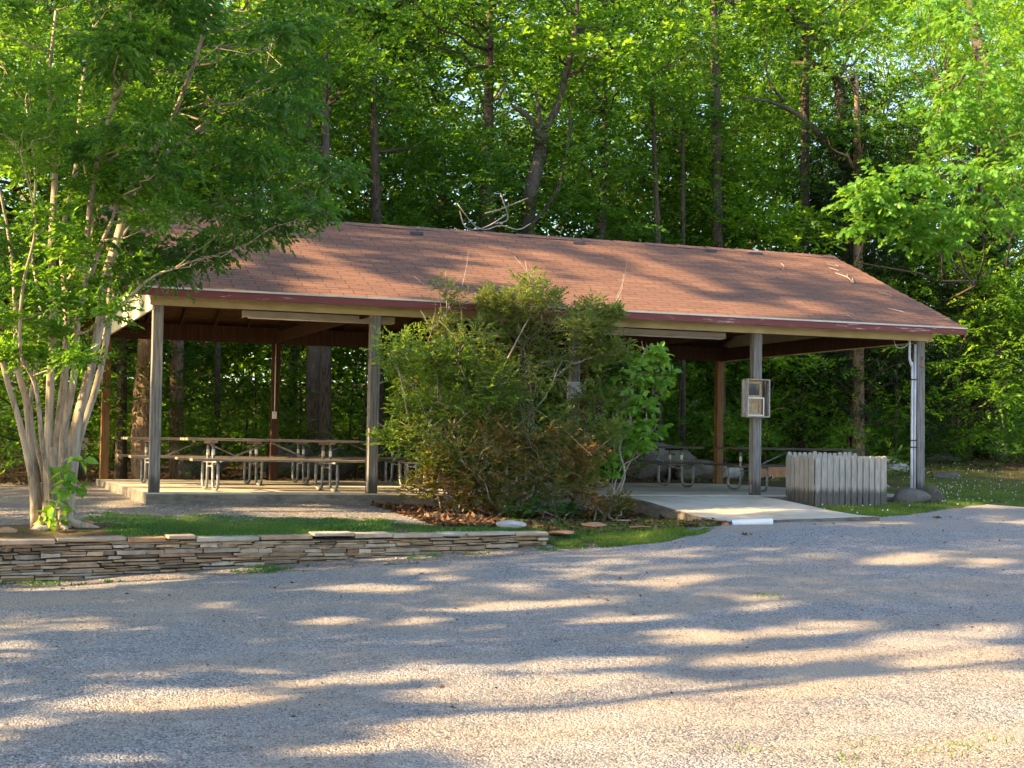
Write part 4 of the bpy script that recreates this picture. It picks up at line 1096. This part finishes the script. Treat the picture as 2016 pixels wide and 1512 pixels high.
own_tree(9.0, [([(1033,930),(1038,470),(1045,380),(1064,300),(1066,262)], [.2,.17,.16,.16,.14]), ([(1066,265),(1042,232),(1008,208)], [.08,.06,.04]), ([(1066,265),(1062,225),(1054,180)], [.07,.05,.02]),
   ([(1066,265),(1095,215),(1118,130),(1135,30),(1140,-120)], [.10,.08,.07,.05,.02]), ([(1030,460),(1095,380),(1120,270),(1125,200)], [.05,.05,.04,.02])], B_OAK, L_FOREST,
   rand_clumps(24, 980, 1330, -160, 190, 45, 80, 1.4, 2), .16, 26, 8, .5, 'forked dark tree rising behind the middle of the roof, with a broken pale stub limb', seed=42)
own_tree(9.4, [([(960,930),(958,440),(957,360),(962,200),(965,60),(968,-150)], [.2,.16,.15,.10,.08,.04])], B_DARK, L_FOREST,
   rand_clumps(16, 800, 1100, -160, 60, 45, 70, 1.4, 3), .14, 26, 8, .5, 'straight dark trunk just left of the forked tree above the roof', seed=43)
own_tree(9.3, [([(1690,930),(1672,380),(1656,270),(1652,165),(1628,135)], [.2,.15,.14,.13,.10]), ([(1628,135),(1600,126),(1560,124)], [.09,.06,.03]), ([(1640,140),(1600,70),(1545,0),(1520,-90)], [.08,.07,.06,.03]),
   ([(1668,340),(1600,250),(1530,205),(1455,190)], [.07,.06,.045,.02]), ([(1545,200),(1515,160),(1505,110)], [.04,.03,.015])], B_OAK, L_FOREST,
   rand_clumps(20, 1400, 1750, -160, 70, 45, 70, 1.4, 4), .15, 24, 8, .5, 'crooked lichened tree with a bent limb above the right end of the roof', seed=44)
for px, y, r_, h_, b_, lab_ in ((745,8.6,.13,300,'d','dark slim trunk directly above the roof ridge left of centre, crown spreading left'),(622,9.2,.15,300,'o','grey trunk at the left end of the ridge, just right of the myrtle crown'),
      (1180,9.8,.10,330,'d','thin dark trunk above the roof between the forked tree and the green mass'),(1420,10.2,.14,90,'o','pale grey trunk standing high above the right half of the ridge, crown up top'),(1580,10.4,.13,60,'d','straight dark trunk left of the crooked lichened tree'),
      (640,8.3,.11,250,'o','rough grey trunk between the two left back posts, close behind the slab'),(348,8.6,.13,250,'b','brown trunk just right of the left front post, behind the tables'),(430,9.4,.06,300,'d','thin dark trunk between the first and second left posts'),
      (238,8.4,.10,300,'d','dark trunk left of the thick brown trunk near the back left post'),(1300,9.0,.07,300,'d','thin dark trunk behind the sapling under the roof'),(1690,8.6,.13,300,'b','brown trunk above the picket enclosure among the cedars'),(1345,9.8,.06,300,'d','slender dark trunk left of the back right post')):
    lean_ = random.uniform(-14, 14)
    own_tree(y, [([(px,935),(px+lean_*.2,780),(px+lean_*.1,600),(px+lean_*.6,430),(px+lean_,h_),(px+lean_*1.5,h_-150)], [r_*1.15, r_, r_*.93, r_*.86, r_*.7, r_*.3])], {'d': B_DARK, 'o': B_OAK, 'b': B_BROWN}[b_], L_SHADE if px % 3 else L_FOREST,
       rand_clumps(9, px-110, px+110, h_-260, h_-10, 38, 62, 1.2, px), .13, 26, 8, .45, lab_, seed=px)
own_tree(15, [([(560,930),(600,500),(668,140),(682,60),(700,-30),(720,-150)], [.12,.12,.11,.10,.09,.05])], B_OAK, L_FOREST,
   rand_clumps(20, 560, 900, -150, 200, 50, 80, 1.8, 6), .15, 24, 8, .5, 'leaning grey tree seen at the top left of centre', seed=45)
own_tree(11.5, [([(1928,925),(1926,800),(1922,600),(1926,430),(1925,250)], [.14,.13,.12,.11,.05])], B_OAK, L_FOREST,
   rand_clumps(8, 1850, 2000, 200, 300, 40, 60, 1, 7), .14, 22, 8, .5, 'slimmer grey trunk directly left of the big oak trunk', seed=46)
oakcl = [(x_, y_, r_, d_-2.2) for x_, y_, r_, d_ in [(1700,375,45,-4.5),(1755,350,55,-4.5),(1840,335,70,-4.5),(1925,350,70,-4.5),(2000,335,80,-4.8),(1790,415,45,-4.3),(1850,420,60,-4.4),(1935,425,55,-4.4),(1790,465,38,-4.2),(1855,470,38,-4.3),(2010,420,45,-4.5),(1730,400,30,-4.5),(1715,440,30,-4.2),
   (1900,160,70,-3.5),(1985,110,90,-3.5),(1850,205,50,-3.5),(1950,225,70,-3.5),(2010,200,60,-3.6),(1990,20,90,-3),(1900,45,60,-3),(2040,300,60,-4),(1880,255,45,-3.5),(1880,-60,90,-3),(2080,180,90,-4),(1830,20,50,-2)]]
own_tree(11.0, [([(1958,930),(1957,800),(1952,600),(1950,400),(1957,290),(1943,150),(1918,50),(1900,-120)], [.33,.28,.26,.25,.22,.19,.15,.07]),
   ([(1952,330),(1900,345),(1840,350),(1760,370)], [.08,.06,.04,.015]), ([(1957,290),(2000,310),(2060,330)], [.07,.05,.03])], B_OAK, L_OAK, oakcl, .15, 46, 6, .33, 'big oak at the right with bright lobed leaves and a thick dark rugged trunk', name='oak_tree', kind='oak', W=.85, hang=.55, flat=.55, seed=47)

# far woods and undergrowth: one mass each
def mass(name, ys, zs, n, rad, per, m, leaf, twig, mat, lab, seed, cat='woods', flat=.6, hmax=None):
    g = np.random.default_rng(seed); Y = g.uniform(*ys, n)
    tl = math.tan(YAW-.40); tr_ = math.tan(YAW+.40)
    X = CAM[0] + (Y-CAM[1])*(tl+(tr_-tl)*g.random(n)); Z = g.uniform(*zs, n)
    if hmax is not None:
        pxs, _, _ = to_px(np.stack([X, Y, Z], 1)); Z = Z*np.interp(pxs, *hmax)
    C = np.stack([X, Y, Z+H(X, Y)], 1); R = g.uniform(*rad, n)
    V, F, T = sprays(C, R, per, m, leaf, twig, .6, 'diamond', flat, .2, .1, .1, seed=seed)
    return tag(mesh_np(name, V, F, mat, tint=T), lab, cat, kind='stuff')
mass('far_woods', (30, 46), (-.3, 21), 1000, (.9, 1.8), 28, 9, .24, .7, L_FAR, 'far mass of sunlit woods filling the view behind the nearer trees', 71)
mass('far_thicket', (29, 44), (-.3, 5.5), 340, (.8, 1.5), 28, 9, .22, .6, L_FAR, 'sunlit low leaves at the far end of the woods', 74, 'woods')
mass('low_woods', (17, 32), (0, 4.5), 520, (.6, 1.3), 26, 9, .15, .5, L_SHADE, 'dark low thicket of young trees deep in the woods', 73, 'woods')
mass('undergrowth', (7.6, 24), (.1, 1.7), 620, (.35, .8), 22, 9, .10, .4, L_UNDER, 'low green undergrowth on the forest floor behind the pavilion', 72, 'undergrowth', hmax=([0, 1400, 1550, 2016], [1, .8, .5, .45]))
mb = MB(); g = np.random.default_rng(5)
for i in range(90):    # thin saplings' stems
    px = g.uniform(150, 2000); y = g.uniform(8.5, 18); P = at_y(px, 940, y); h = g.uniform(2, 5); z0 = gz(P[0], y)
    mb.tube(smooth_path([(P[0], y, z0), (P[0]+g.normal()*.12, y+g.normal()*.1, z0+h*.5), (P[0]+g.normal()*.35, y+g.normal()*.2, z0+h)], 3), np.linspace(.028, .008, 7), 5)
tag(mb.build('sapling_stems', B_DARK, smooth=True), 'thicket of thin dark sapling stems in the woods', 'thicket', kind='stuff')

# ------------------------------------------------------------------ multi-stemmed crape myrtle at the left
MBX, MBY = -1.42, -3.40; MD = 16.46; mbase = np.array([MBX, MBY, gz(MBX, MBY)-.03])
my = empty('crape_myrtle', mbase, label='tall multi-stemmed tree with smooth tan trunks fanning up from the lawn at the left', cat='tree')
def mp(px, py, dd=0.0): return at_d(px, py, MD+dd)-mbase
stems = [([(70,1042),(62,940),(38,830),(12,740),(-8,640),(-30,520),(-60,380)], .055, -.5),
 ([(84,1045),(72,960),(60,870),(52,790),(34,720),(30,600),(18,470),(-10,330)], .06, .3),
 ([(92,1045),(86,930),(66,860),(60,790),(75,700),(80,600),(60,480),(70,350),(50,200)], .045, .8),
 ([(102,1045),(96,930),(96,850),(100,740),(104,620),(102,480),(108,330),(96,180),(110,20)], .075, .1),
 ([(112,1046),(110,920),(118,820),(128,720),(130,600),(122,470),(150,330),(160,180),(190,20)], .065, .9),
 ([(118,1046),(122,930),(128,840),(146,740),(152,640),(170,540),(176,420),(200,280),(250,120),(260,-20)], .06, -.4),
 ([(126,1046),(138,930),(150,840),(178,730),(196,640),(204,560),(232,470),(262,360),(330,250),(380,130),(420,0)], .085, .2),
 ([(130,1046),(142,950),(158,860),(190,760),(212,650),(216,560),(226,480),(300,330),(420,230),(520,150)], .06, .7),
 ([(104,1046),(100,960),(84,880),(70,760),(40,690),(46,560),(70,440),(40,300)], .04, -.8)]
paths = []; nodes = []; nrad = []
for pts, r, dd in stems:
    P = np.array([mp(x, y, dd*(i/(len(pts)-1))*1.6 + (0 if i else 0)) for i, (x, y) in enumerate(pts)])
    P[0, 2] = min(P[0, 2], .02); S = smooth_path(P, 4)
    R = np.interp(np.linspace(0, 1, len(S)), [0, .08, .3, .7, 1], [r*1.0, r*.78, r*.66, r*.46, r*.2]); paths.append((S, R)); nodes.append(S); nrad.append(R)
for pts, r, dd in (([(196,650),(250,590),(300,545),(340,530)], .025, .2), ([(232,480),(262,440),(310,425)], .02, .3), ([(178,545),(200,480),(225,420),(238,330)], .03, -.3), ([(130,560),(165,500),(185,430),(160,300)], .025, .5), ([(205,470),(270,425),(340,420),(430,400)], .022, .6)):
    S = smooth_path(np.array([mp(x, y, dd) for x, y in pts]), 4); R = np.linspace(r, r*.4, len(S)); paths.append((S, R)); nodes.append(S); nrad.append(R)
# swollen base and surface roots
paths.append((smooth_path([mp(108,1075)*[1,1,0]+[0,0,-.1], mp(108,1020), mp(108,960), mp(106,880)], 4), np.array([.24,.21,.185,.16,.145,.135,.13,.12,.115,.10,.085,.07,.04])))
for a_, l_, r_ in ((-.25,.42,.06), (.5,.30,.05), (-2.7,.25,.05), (-1.2,.22,.05), (2.2,.3,.05)):
    paths.append((smooth_path([(math.cos(a_)*.08, math.sin(a_)*.08, .22), (math.cos(a_)*.18, math.sin(a_)*.18, .08), (math.cos(a_)*l_, math.sin(a_)*l_, .015), (math.cos(a_)*(l_+.12), math.sin(a_)*(l_+.12), -.04)], 3), np.linspace(r_*1.3, r_*.35, 10)))
nodes = np.concatenate(nodes); nrad = np.concatenate(nrad)
g = np.random.default_rng(77)
lowcl = [(62,702,38),(22,690,34),(150,705,26),(205,612,42),(110,596,40),(50,545,50),(20,480,45),(95,430,50),(140,500,38),(290,392,50),(350,405,42),(240,350,45),(300,430,36),(20,620,36),(160,560,36),(90,650,30),(190,380,50),(60,330,55),(130,290,50),(240,270,50),(10,250,60)]
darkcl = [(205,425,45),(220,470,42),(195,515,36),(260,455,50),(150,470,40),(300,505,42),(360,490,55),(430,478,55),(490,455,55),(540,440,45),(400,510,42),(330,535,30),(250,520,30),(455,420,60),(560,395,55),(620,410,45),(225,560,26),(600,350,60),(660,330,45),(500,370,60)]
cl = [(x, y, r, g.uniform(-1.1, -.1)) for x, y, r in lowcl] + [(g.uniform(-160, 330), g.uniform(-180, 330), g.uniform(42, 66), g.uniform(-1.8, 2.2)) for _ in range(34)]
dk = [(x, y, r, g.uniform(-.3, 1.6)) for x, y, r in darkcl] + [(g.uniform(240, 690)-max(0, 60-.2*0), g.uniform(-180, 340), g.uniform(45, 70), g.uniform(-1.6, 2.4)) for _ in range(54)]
def clump_arr(L):
    C = []; R = []
    for x, y, r, dd in L:
        c = mp(x, y, dd); C.append(c); R.append(r/FPX*(MD+dd))
        d = np.linalg.norm(nodes-c, axis=1)+np.where(nodes[:, 2] > c[2]-.15, 2.5, 0); i = int(np.argmin(d))
        P = limb_path(nodes[i], c-[0,0,.05], .06, 7, g); paths.append((P, np.linspace(min(nrad[i]*.55, .026), .004, 7)))
    return np.array(C), np.array(R)
C1, R1 = clump_arr(cl); C2, R2 = clump_arr(dk)
trunk_mesh('trunk', paths, B_MYRTLE, my, 10, .09)
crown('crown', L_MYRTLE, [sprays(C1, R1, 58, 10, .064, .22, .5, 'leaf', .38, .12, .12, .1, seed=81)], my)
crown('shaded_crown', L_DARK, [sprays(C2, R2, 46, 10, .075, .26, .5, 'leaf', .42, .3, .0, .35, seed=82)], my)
V = mp(130, 930); gg = np.random.default_rng(3)
Cv = np.array([mp(x, y, -.35) for x, y in ((105,915),(150,930),(120,960),(95,985),(118,1000),(130,945),(85,1030),(160,960),(110,1025),(140,905))])
t = empty('vine', mbase, label='vine with broad green leaves climbing the base of the multi-stemmed tree', cat='vine')
mb = MB(); vp = smooth_path([mp(95,1040,-.3), mp(110,1000,-.32), mp(122,960,-.34), mp(118,920,-.34), mp(135,900,-.34)], 3); mb.tube(vp, .008, 5)
for c in Cv: mb.tube(limb_path(vp[int(np.argmin(np.linalg.norm(vp-c, axis=1)))], c, .1, 4, g), .004, 4)
mb.build('stem', B_TWIG, t)
crown('leaves', L_SAP, [sprays(Cv, np.full(len(Cv), .10), 3, 3, .14, .12, .62, 'leaf', .7, .2, .0, .5, seed=83)], t)

# ------------------------------------------------------------------ shrubs in front of the slab
def shrub(name, y, base_px, clumps, mats, leaf, per, m, twig, lab, seed, bark=B_TWIG, W=.4, kind='leaf', nst=6, flat=.8, cat='shrub', up=.3, bare=0, hang=.0, spread=.3, stemr=.011):
    P0 = at_y(*base_px, y); base = np.array([P0[0], y, gz(P0[0], y)-.02]); g = np.random.default_rng(seed)
    t = empty(name, base, label=lab, cat=cat)
    C = np.array([at_y(px, py, y+dy)-base for px, py, r, dy in clumps]); R = np.array([r/FPX*23 for _, _, r, _ in clumps])
    paths = []; top = C[np.argsort(-C[:, 2])]
    nodes = []
    for i in range(nst):
        a = g.random()*6.28; b0 = np.array([math.cos(a)*spread*g.random(), math.sin(a)*spread*.5, 0])
        c = C[(i*len(C))//nst]
        P = limb_path(b0, c, -.12, 7, g); P[:, 2] = np.maximum(P[:, 2], 0); S = smooth_path(P, 3); paths.append((S, np.linspace(stemr*(1+g.random()*.5), .006, len(S)))); nodes.append(S)
    nodes = np.concatenate(nodes)
    for c, r in zip(C, R):
        i = int(np.argmin(np.linalg.norm(nodes-c, axis=1)+np.where(nodes[:, 2] > c[2], .6, 0)))
        P = limb_path(nodes[i], c, .0, 5, g); paths.append((P, np.linspace(.010, .003, 5)))
        for k in range(3):
            e_ = c+g.normal(size=3)*r*.6; e_[2] += r*.2; paths.append((limb_path(P[-2], e_, 0, 3, g), np.linspace(.005, .002, 3)))
    for k in range(bare//2):
        e0 = C[g.integers(len(C))]*[1,1,1]; e_ = e0+g.normal(size=3)*.28+[0,0,.25]; paths.append((limb_path(e0, e_, 0, 4, g), np.linspace(.006, .002, 4)))
    trunk_mesh('stems', paths, bark, t)
    crown('foliage', mats, [sprays(C, np.stack([R, R, R*flat], 1), per, m, leaf, twig, W, kind, flat, .1, up, hang, seed=seed, outward=.5)], t)
    return t
g = np.random.default_rng(9)
def dd(L, s=.45): return [(x, y, r, g.uniform(-s, s)) for x, y, r in L]
red_back = []
olive = [(1045,572,42),(1075,590,32),(1020,600,32),(965,590,22),(975,620,32),(1005,655,55),(1080,665,65),(1040,690,60),(1140,640,34),(1160,612,32),(1180,645,26),(1205,620,16),(930,670,45),(875,655,32),(1020,720,85),(1110,740,75),(950,730,60),(1180,690,45),(1215,690,26),(1150,700,45),
  (1050,800,85),(970,800,70),(1130,820,70),(890,790,50),(880,850,50),(1180,790,45),(1000,860,70),(1090,870,60),(1165,860,45),(1200,850,30),(1140,900,40),(940,850,50),(1010,760,60),(840,760,40),(820,850,40),(860,900,40),(930,910,45),(1020,900,50),(1080,930,45),(1130,950,35),(910,760,45),(850,700,30)]
shrub('shrub', -.95, (1060,1010), dd(olive), L_OLIVE, .052, 118, 9, .15, 'tall olive green shrub with fine leaves in front of the middle of the pavilion', 91, W=.38, nst=6, bare=18)
tipcl = [(880,575,24),(865,560,14),(900,590,18),(885,600,16),(1050,555,18),(1210,618,14)]
shrub('shrub', -.75, (900,1005), dd(tipcl+[(880,640,20),(850,650,22)], .1), L_OLIVE, .05, 16, 7, .14, 'thin pale twiggy shrub poking up left of the tall olive shrub', 92, W=.45, nst=6, bare=30)
bright = [(762,692,32),(800,686,38),(840,700,40),(875,725,45),(915,745,45),(960,760,40),(820,745,40),(785,730,30),(870,780,45),(920,800,40),(960,720,30),(840,820,34),(800,800,26),(790,870,34),(830,880,40),(870,900,36),(765,860,22),(900,690,26),(990,790,34)]
shrub('shrub', -1.15, (880,1005), dd(bright, .35), L_BRIGHT, .062, 52, 8, .18, 'bright green leafy shrub left of the tall olive one, against the second front post', 93, W=.42, nst=5)
red = [(905,900,50),(960,915,60),(1030,915,65),(1090,920,60),(1000,965,50),(945,960,45),(1060,975,45),(870,945,38),(825,960,30),(1110,880,45),(1140,950,36),(1040,860,50),(960,860,45),(900,985,22),(1150,900,36),(860,900,30),(990,985,36)]
shrub('shrub', -1.35, (1000,1015), dd(red, .3), L_RED, .078, 55, 8, .17, 'low shrub with reddish brown leaves at the foot of the tall olive shrub', 94, W=.30, nst=5, hang=.15)
shrub('shrub', -1.3, (1200,1018), dd([(1175,1000,22),(1215,990,22),(1160,985,20),(1195,1008,22),(1232,1000,14)], .2), L_RED, .06, 34, 8, .13, 'small reddish brown shrub low beside the ramp, right of the big shrubs', 95, W=.34, nst=5)
sap = [(1270,690,20),(1280,700,18),(1255,705,12),(1300,712,14),(1265,735,26),(1290,742,22),(1240,745,18),(1310,750,12),(1250,775,26),(1285,775,20),(1230,800,22),(1270,800,18),(1245,840,26),(1215,850,24),(1275,850,20),(1290,845,14),(1225,880,26),(1255,880,20),(1200,905,20),(1195,930,16),(1180,870,18),(1210,770,14),(1260,870,20),(1165,915,16)]
shrub('sapling', -.55, (1190,1000), dd(sap, .25), L_SAP, .12, 10, 5, .13, 'young sapling with broad bright green leaves leaning right out of the shrubs', 96, W=.62, nst=5, flat=.7, cat='sapling', up=.1, hang=.35, bark=B_TWIG)
shrub('shrub', -1.5, (1105,1020), dd([(1090,1005,18),(1040,1000,22),(1130,1008,16),(1010,1005,20)], .15), L_GRASS, .07, 26, 5, .12, 'low bright green seedlings in the shade under the reddish shrub', 97, W=.5, nst=3)
# trailing dead vine loops above the ridge
mb = MB()
for pts in ([(905,415),(915,445),(935,452),(965,443),(1000,420)], [(900,400),(930,440),(955,452),(985,444),(1020,452),(1045,440)], [(955,420),(985,412),(1015,400),(1040,390)], [(975,440),(1000,430),(985,380)]):
    mb.tube(smooth_path(px_path(pts, 6.0), 4), .012, 4)
tag(mb.build('dead_vine', B_TWIG, smooth=True), 'pale looping dead vine hanging just above the roof ridge left of centre', 'vine')
# small birdhouse on a post behind the myrtle
P = at_y(161, 900, 9.0); t = empty('birdhouse', (P[0], 9.0, gz(P[0], 9.0)), label='small pale birdhouse with a dark roof on a post, seen right of the multi-stemmed tree', cat='birdhouse')
zb = at_y(161, 875, 9.0)[2]-t.location.z
mb = MB(); mb.box((-.04,-.04,0), (.04,.04,zb-.1)); mb.build('post', W_GREY, t)
mb = MB(); mb.box((-.10,-.09,zb-.1), (.10,.09,zb+.13)); mb.build('box', P_CREAM, t)
mb = MB(); mb.box((-.16,-.16,zb+.131), (.16,.14,zb+.155)); mb.build('roof', BLACK, t)
mb = MB(); mb.tube([(0,-.088,zb+.04), (0,-.094,zb+.04)], .028, 10); mb.build('entrance_hole', BLACK, t)

# ------------------------------------------------------------------ unseen trees at the left, crowns carved to shape light on road and roof
ROADLIT = [(190,1238,45,7),(55,1283,80,13),(440,1197,34,5),(330,1384,230,17),(50,1425,70,14),(15,1468,45,12),(830,1127,45,4),(700,1160,65,6),(790,1163,50,7),(870,1141,30,6),(660,1226,65,7),(1010,1197,140,9),(1150,1191,65,6),(835,1226,50,7),(965,1240,45,7),
 (1320,1150,75,6),(1390,1140,45,5),(1035,1160,40,5),(1500,1180,40,6),(1510,1198,45,6),(1350,1247,75,9),(1230,1226,110,9),(1400,1262,110,11),(1620,1242,130,12),(1790,1105,85,10),(1950,1110,45,8),(1800,1270,130,16),(1950,1245,85,14),(1560,1300,190,14),(1180,1312,150,12),
 (1910,1300,150,20),(890,1330,140,13),(690,1345,120,10),(1080,1362,280,20),(1220,1425,460,34),(1560,1440,640,70),(1900,1400,400,50),(1300,1490,420,40),(1800,1520,700,80),(700,1480,140,14),(150,1152,140,11),(310,1140,90,8),(460,1122,60,6),
 (250,992,70,6),(640,990,60,5),(1900,992,180,14),(1740,1008,100,9),(1560,1006,80,8),(370,1024,24,8),(725,1030,34,8),(120,1045,60,10),(1130,1078,60,5),(300,1500,60,8),(520,1330,60,7)]
ROOFLIT = [(560,485,35,12,10),(620,500,75,13,25),(465,520,34,6,5),(700,545,115,15,12),(650,562,90,8,5),(800,572,160,12,6),(1010,518,95,13,14),(1130,522,120,11,16),(1060,555,170,18,10),(1250,560,150,20,14),(1200,600,230,16,5),(1400,602,200,14,5),(1330,540,115,13,18),
 (1590,602,70,8,14),(1505,565,34,6,20),(1663,580,14,4,0),(1540,492,90,6,3),(1480,622,70,6,8),(1180,490,60,5,10),(900,545,60,8,20)]
SHRUBLIT = [(1265,745,60,62,0),(1230,850,40,50,0),(840,700,90,34,5),(940,745,60,22,0),(1050,578,55,40,0),(970,600,30,30,0),(1000,950,110,22,0),(1160,620,26,24,0),(910,800,60,20,0)]
def in_ell(px, py, L, ka=1.0, kb=1.0):
    m_ = np.zeros(len(px), bool)
    for e_ in L:
        cx, cy_, a_, b_ = e_[:4]; an = math.radians(e_[4] if len(e_) > 4 else -2.5); dx, dy = px-cx, py-cy_
        u = dx*math.cos(an)+dy*math.sin(an); v = -dx*math.sin(an)+dy*math.cos(an); kk = kb if b_ > 14 else 1+(kb-1)*.25; m_ |= (u/(a_*ka))**2+(v/(b_*kk+1.5))**2 < 1
    return m_
def shade_keep(P):
    """thin the crowns where the photograph's sun flecks come through"""
    nrm = np.array([0, -slope, 1.0]); k = (EZ+slope*EO) - P@nrm; tt = k/(-(SUN@nrm)); Q = P - SUN*tt[:, None]
    onroof = (Q[:, 0] > -RO) & (Q[:, 0] < Lx+RO) & (Q[:, 1] > -EO) & (Q[:, 1] < Dy/2)
    px, py, _ = to_px(Q); lit_r = in_ell(px, py, ROOFLIT, 1.0, 1.0)
    tg = (P[:, 2]+.65)/SUN[2]; G = P-SUN*tg[:, None]
    for _ in range(3): tg = tg + (G[:, 2]-H(G[:, 0], G[:, 1]))/SUN[2]; G = P-SUN*tg[:, None]
    gx_, gy_, z_ = to_px(G); ok = z_ > 1; lit_g = in_ell(gx_, gy_, ROADLIT, 1.08, 1.45) & ok
    # warm stripes on the left gable
    ts = (P[:, 0]+.03)/SUN[0]; S = P-SUN*ts[:, None]; onside = (S[:, 1] > -.2) & (S[:, 1] < Dy) & (S[:, 2] > -.2) & (S[:, 2] < roof_z(S[:, 1])) & (ts > 0)
    lit_s = (noise2(S[:, 1], S[:, 2]*.25, 2.2, 88) > .42)
    tq = (P[:, 0]-5.2)/SUN[0]; B = P-SUN*tq[:, None]      # flecks of sun on the shrubs
    lit_b = (B[:, 1] > -1.9) & (B[:, 1] < -.2) & (B[:, 2] > .9) & (B[:, 2] < 3.2) & (noise2(B[:, 1], B[:, 2], 1.6, 92) > .40)
    tm = ((P[:, :2]-[MBX, MBY])@SH)/math.cos(SUN_EL); T_ = P-SUN*tm[:, None]; am = (T_[:, 0]-MBX)*SH[1]-(T_[:, 1]-MBY)*SH[0]
    onmy = (tm > 0) & (am > -1.3) & (am < 2.6) & (T_[:, 2] > 1.0) & (T_[:, 2] < 7) & ~onroof
    lit_m = onmy & (noise2(am, T_[:, 2], 1.1, 90)*.7+noise2(am, T_[:, 2], 2.7, 91)*.3 > .47)
    return ~(np.where(onroof, lit_r, np.where(onside, lit_s, lit_g)) | lit_b | lit_m)
SG = 'unseen shade trees left of the view, crowns carved for the sunlight'
shade_bark = B_OAK
for k, (x, y) in enumerate(((-13.0,-15.6),(-14.5,-12.3),(-12.5,-9.4),(-14.0,-5.4),(-13.0,-1.6),(-15.0,2.3),(-13.5,5.8))):
    g = np.random.default_rng(200+k); base = np.array([x, y, gz(x, y)]); h = 17
    t = empty('shade_tree', base, label='unseen tall shade tree beside the road, its crown carved to shape the sun flecks', cat='tree', group=SG)
    TP = np.array([(0,0,-.1),(.1,.15,4),(-.1,-.25,7),(.1,.2,10),(0,-.2,13),(0,.1,16)], float); paths = [(smooth_path(TP, 4), np.linspace(.11, .03, 21))]
    C = np.stack([g.uniform(-2.6, 2.6, 80), g.uniform(-3.0, 3.0, 80), g.uniform(4.8, 17.5, 80)], 1)
    for c in C[::3]: paths.append((limb_path((0,0,max(2.5, c[2]*.8)), c, .1, 5, g), np.linspace(.025, .008, 5)))
    trunk_mesh('trunk', paths, shade_bark, t)
    V, F, T = sprays(C+base, np.full(80, 1.15), 60, 8, .16, .45, .65, 'diamond', .8, .2, 0, .1, seed=300+k, keep=shade_keep)
    mesh_np('crown', V-base, F, L_FOREST, t, tint=T)
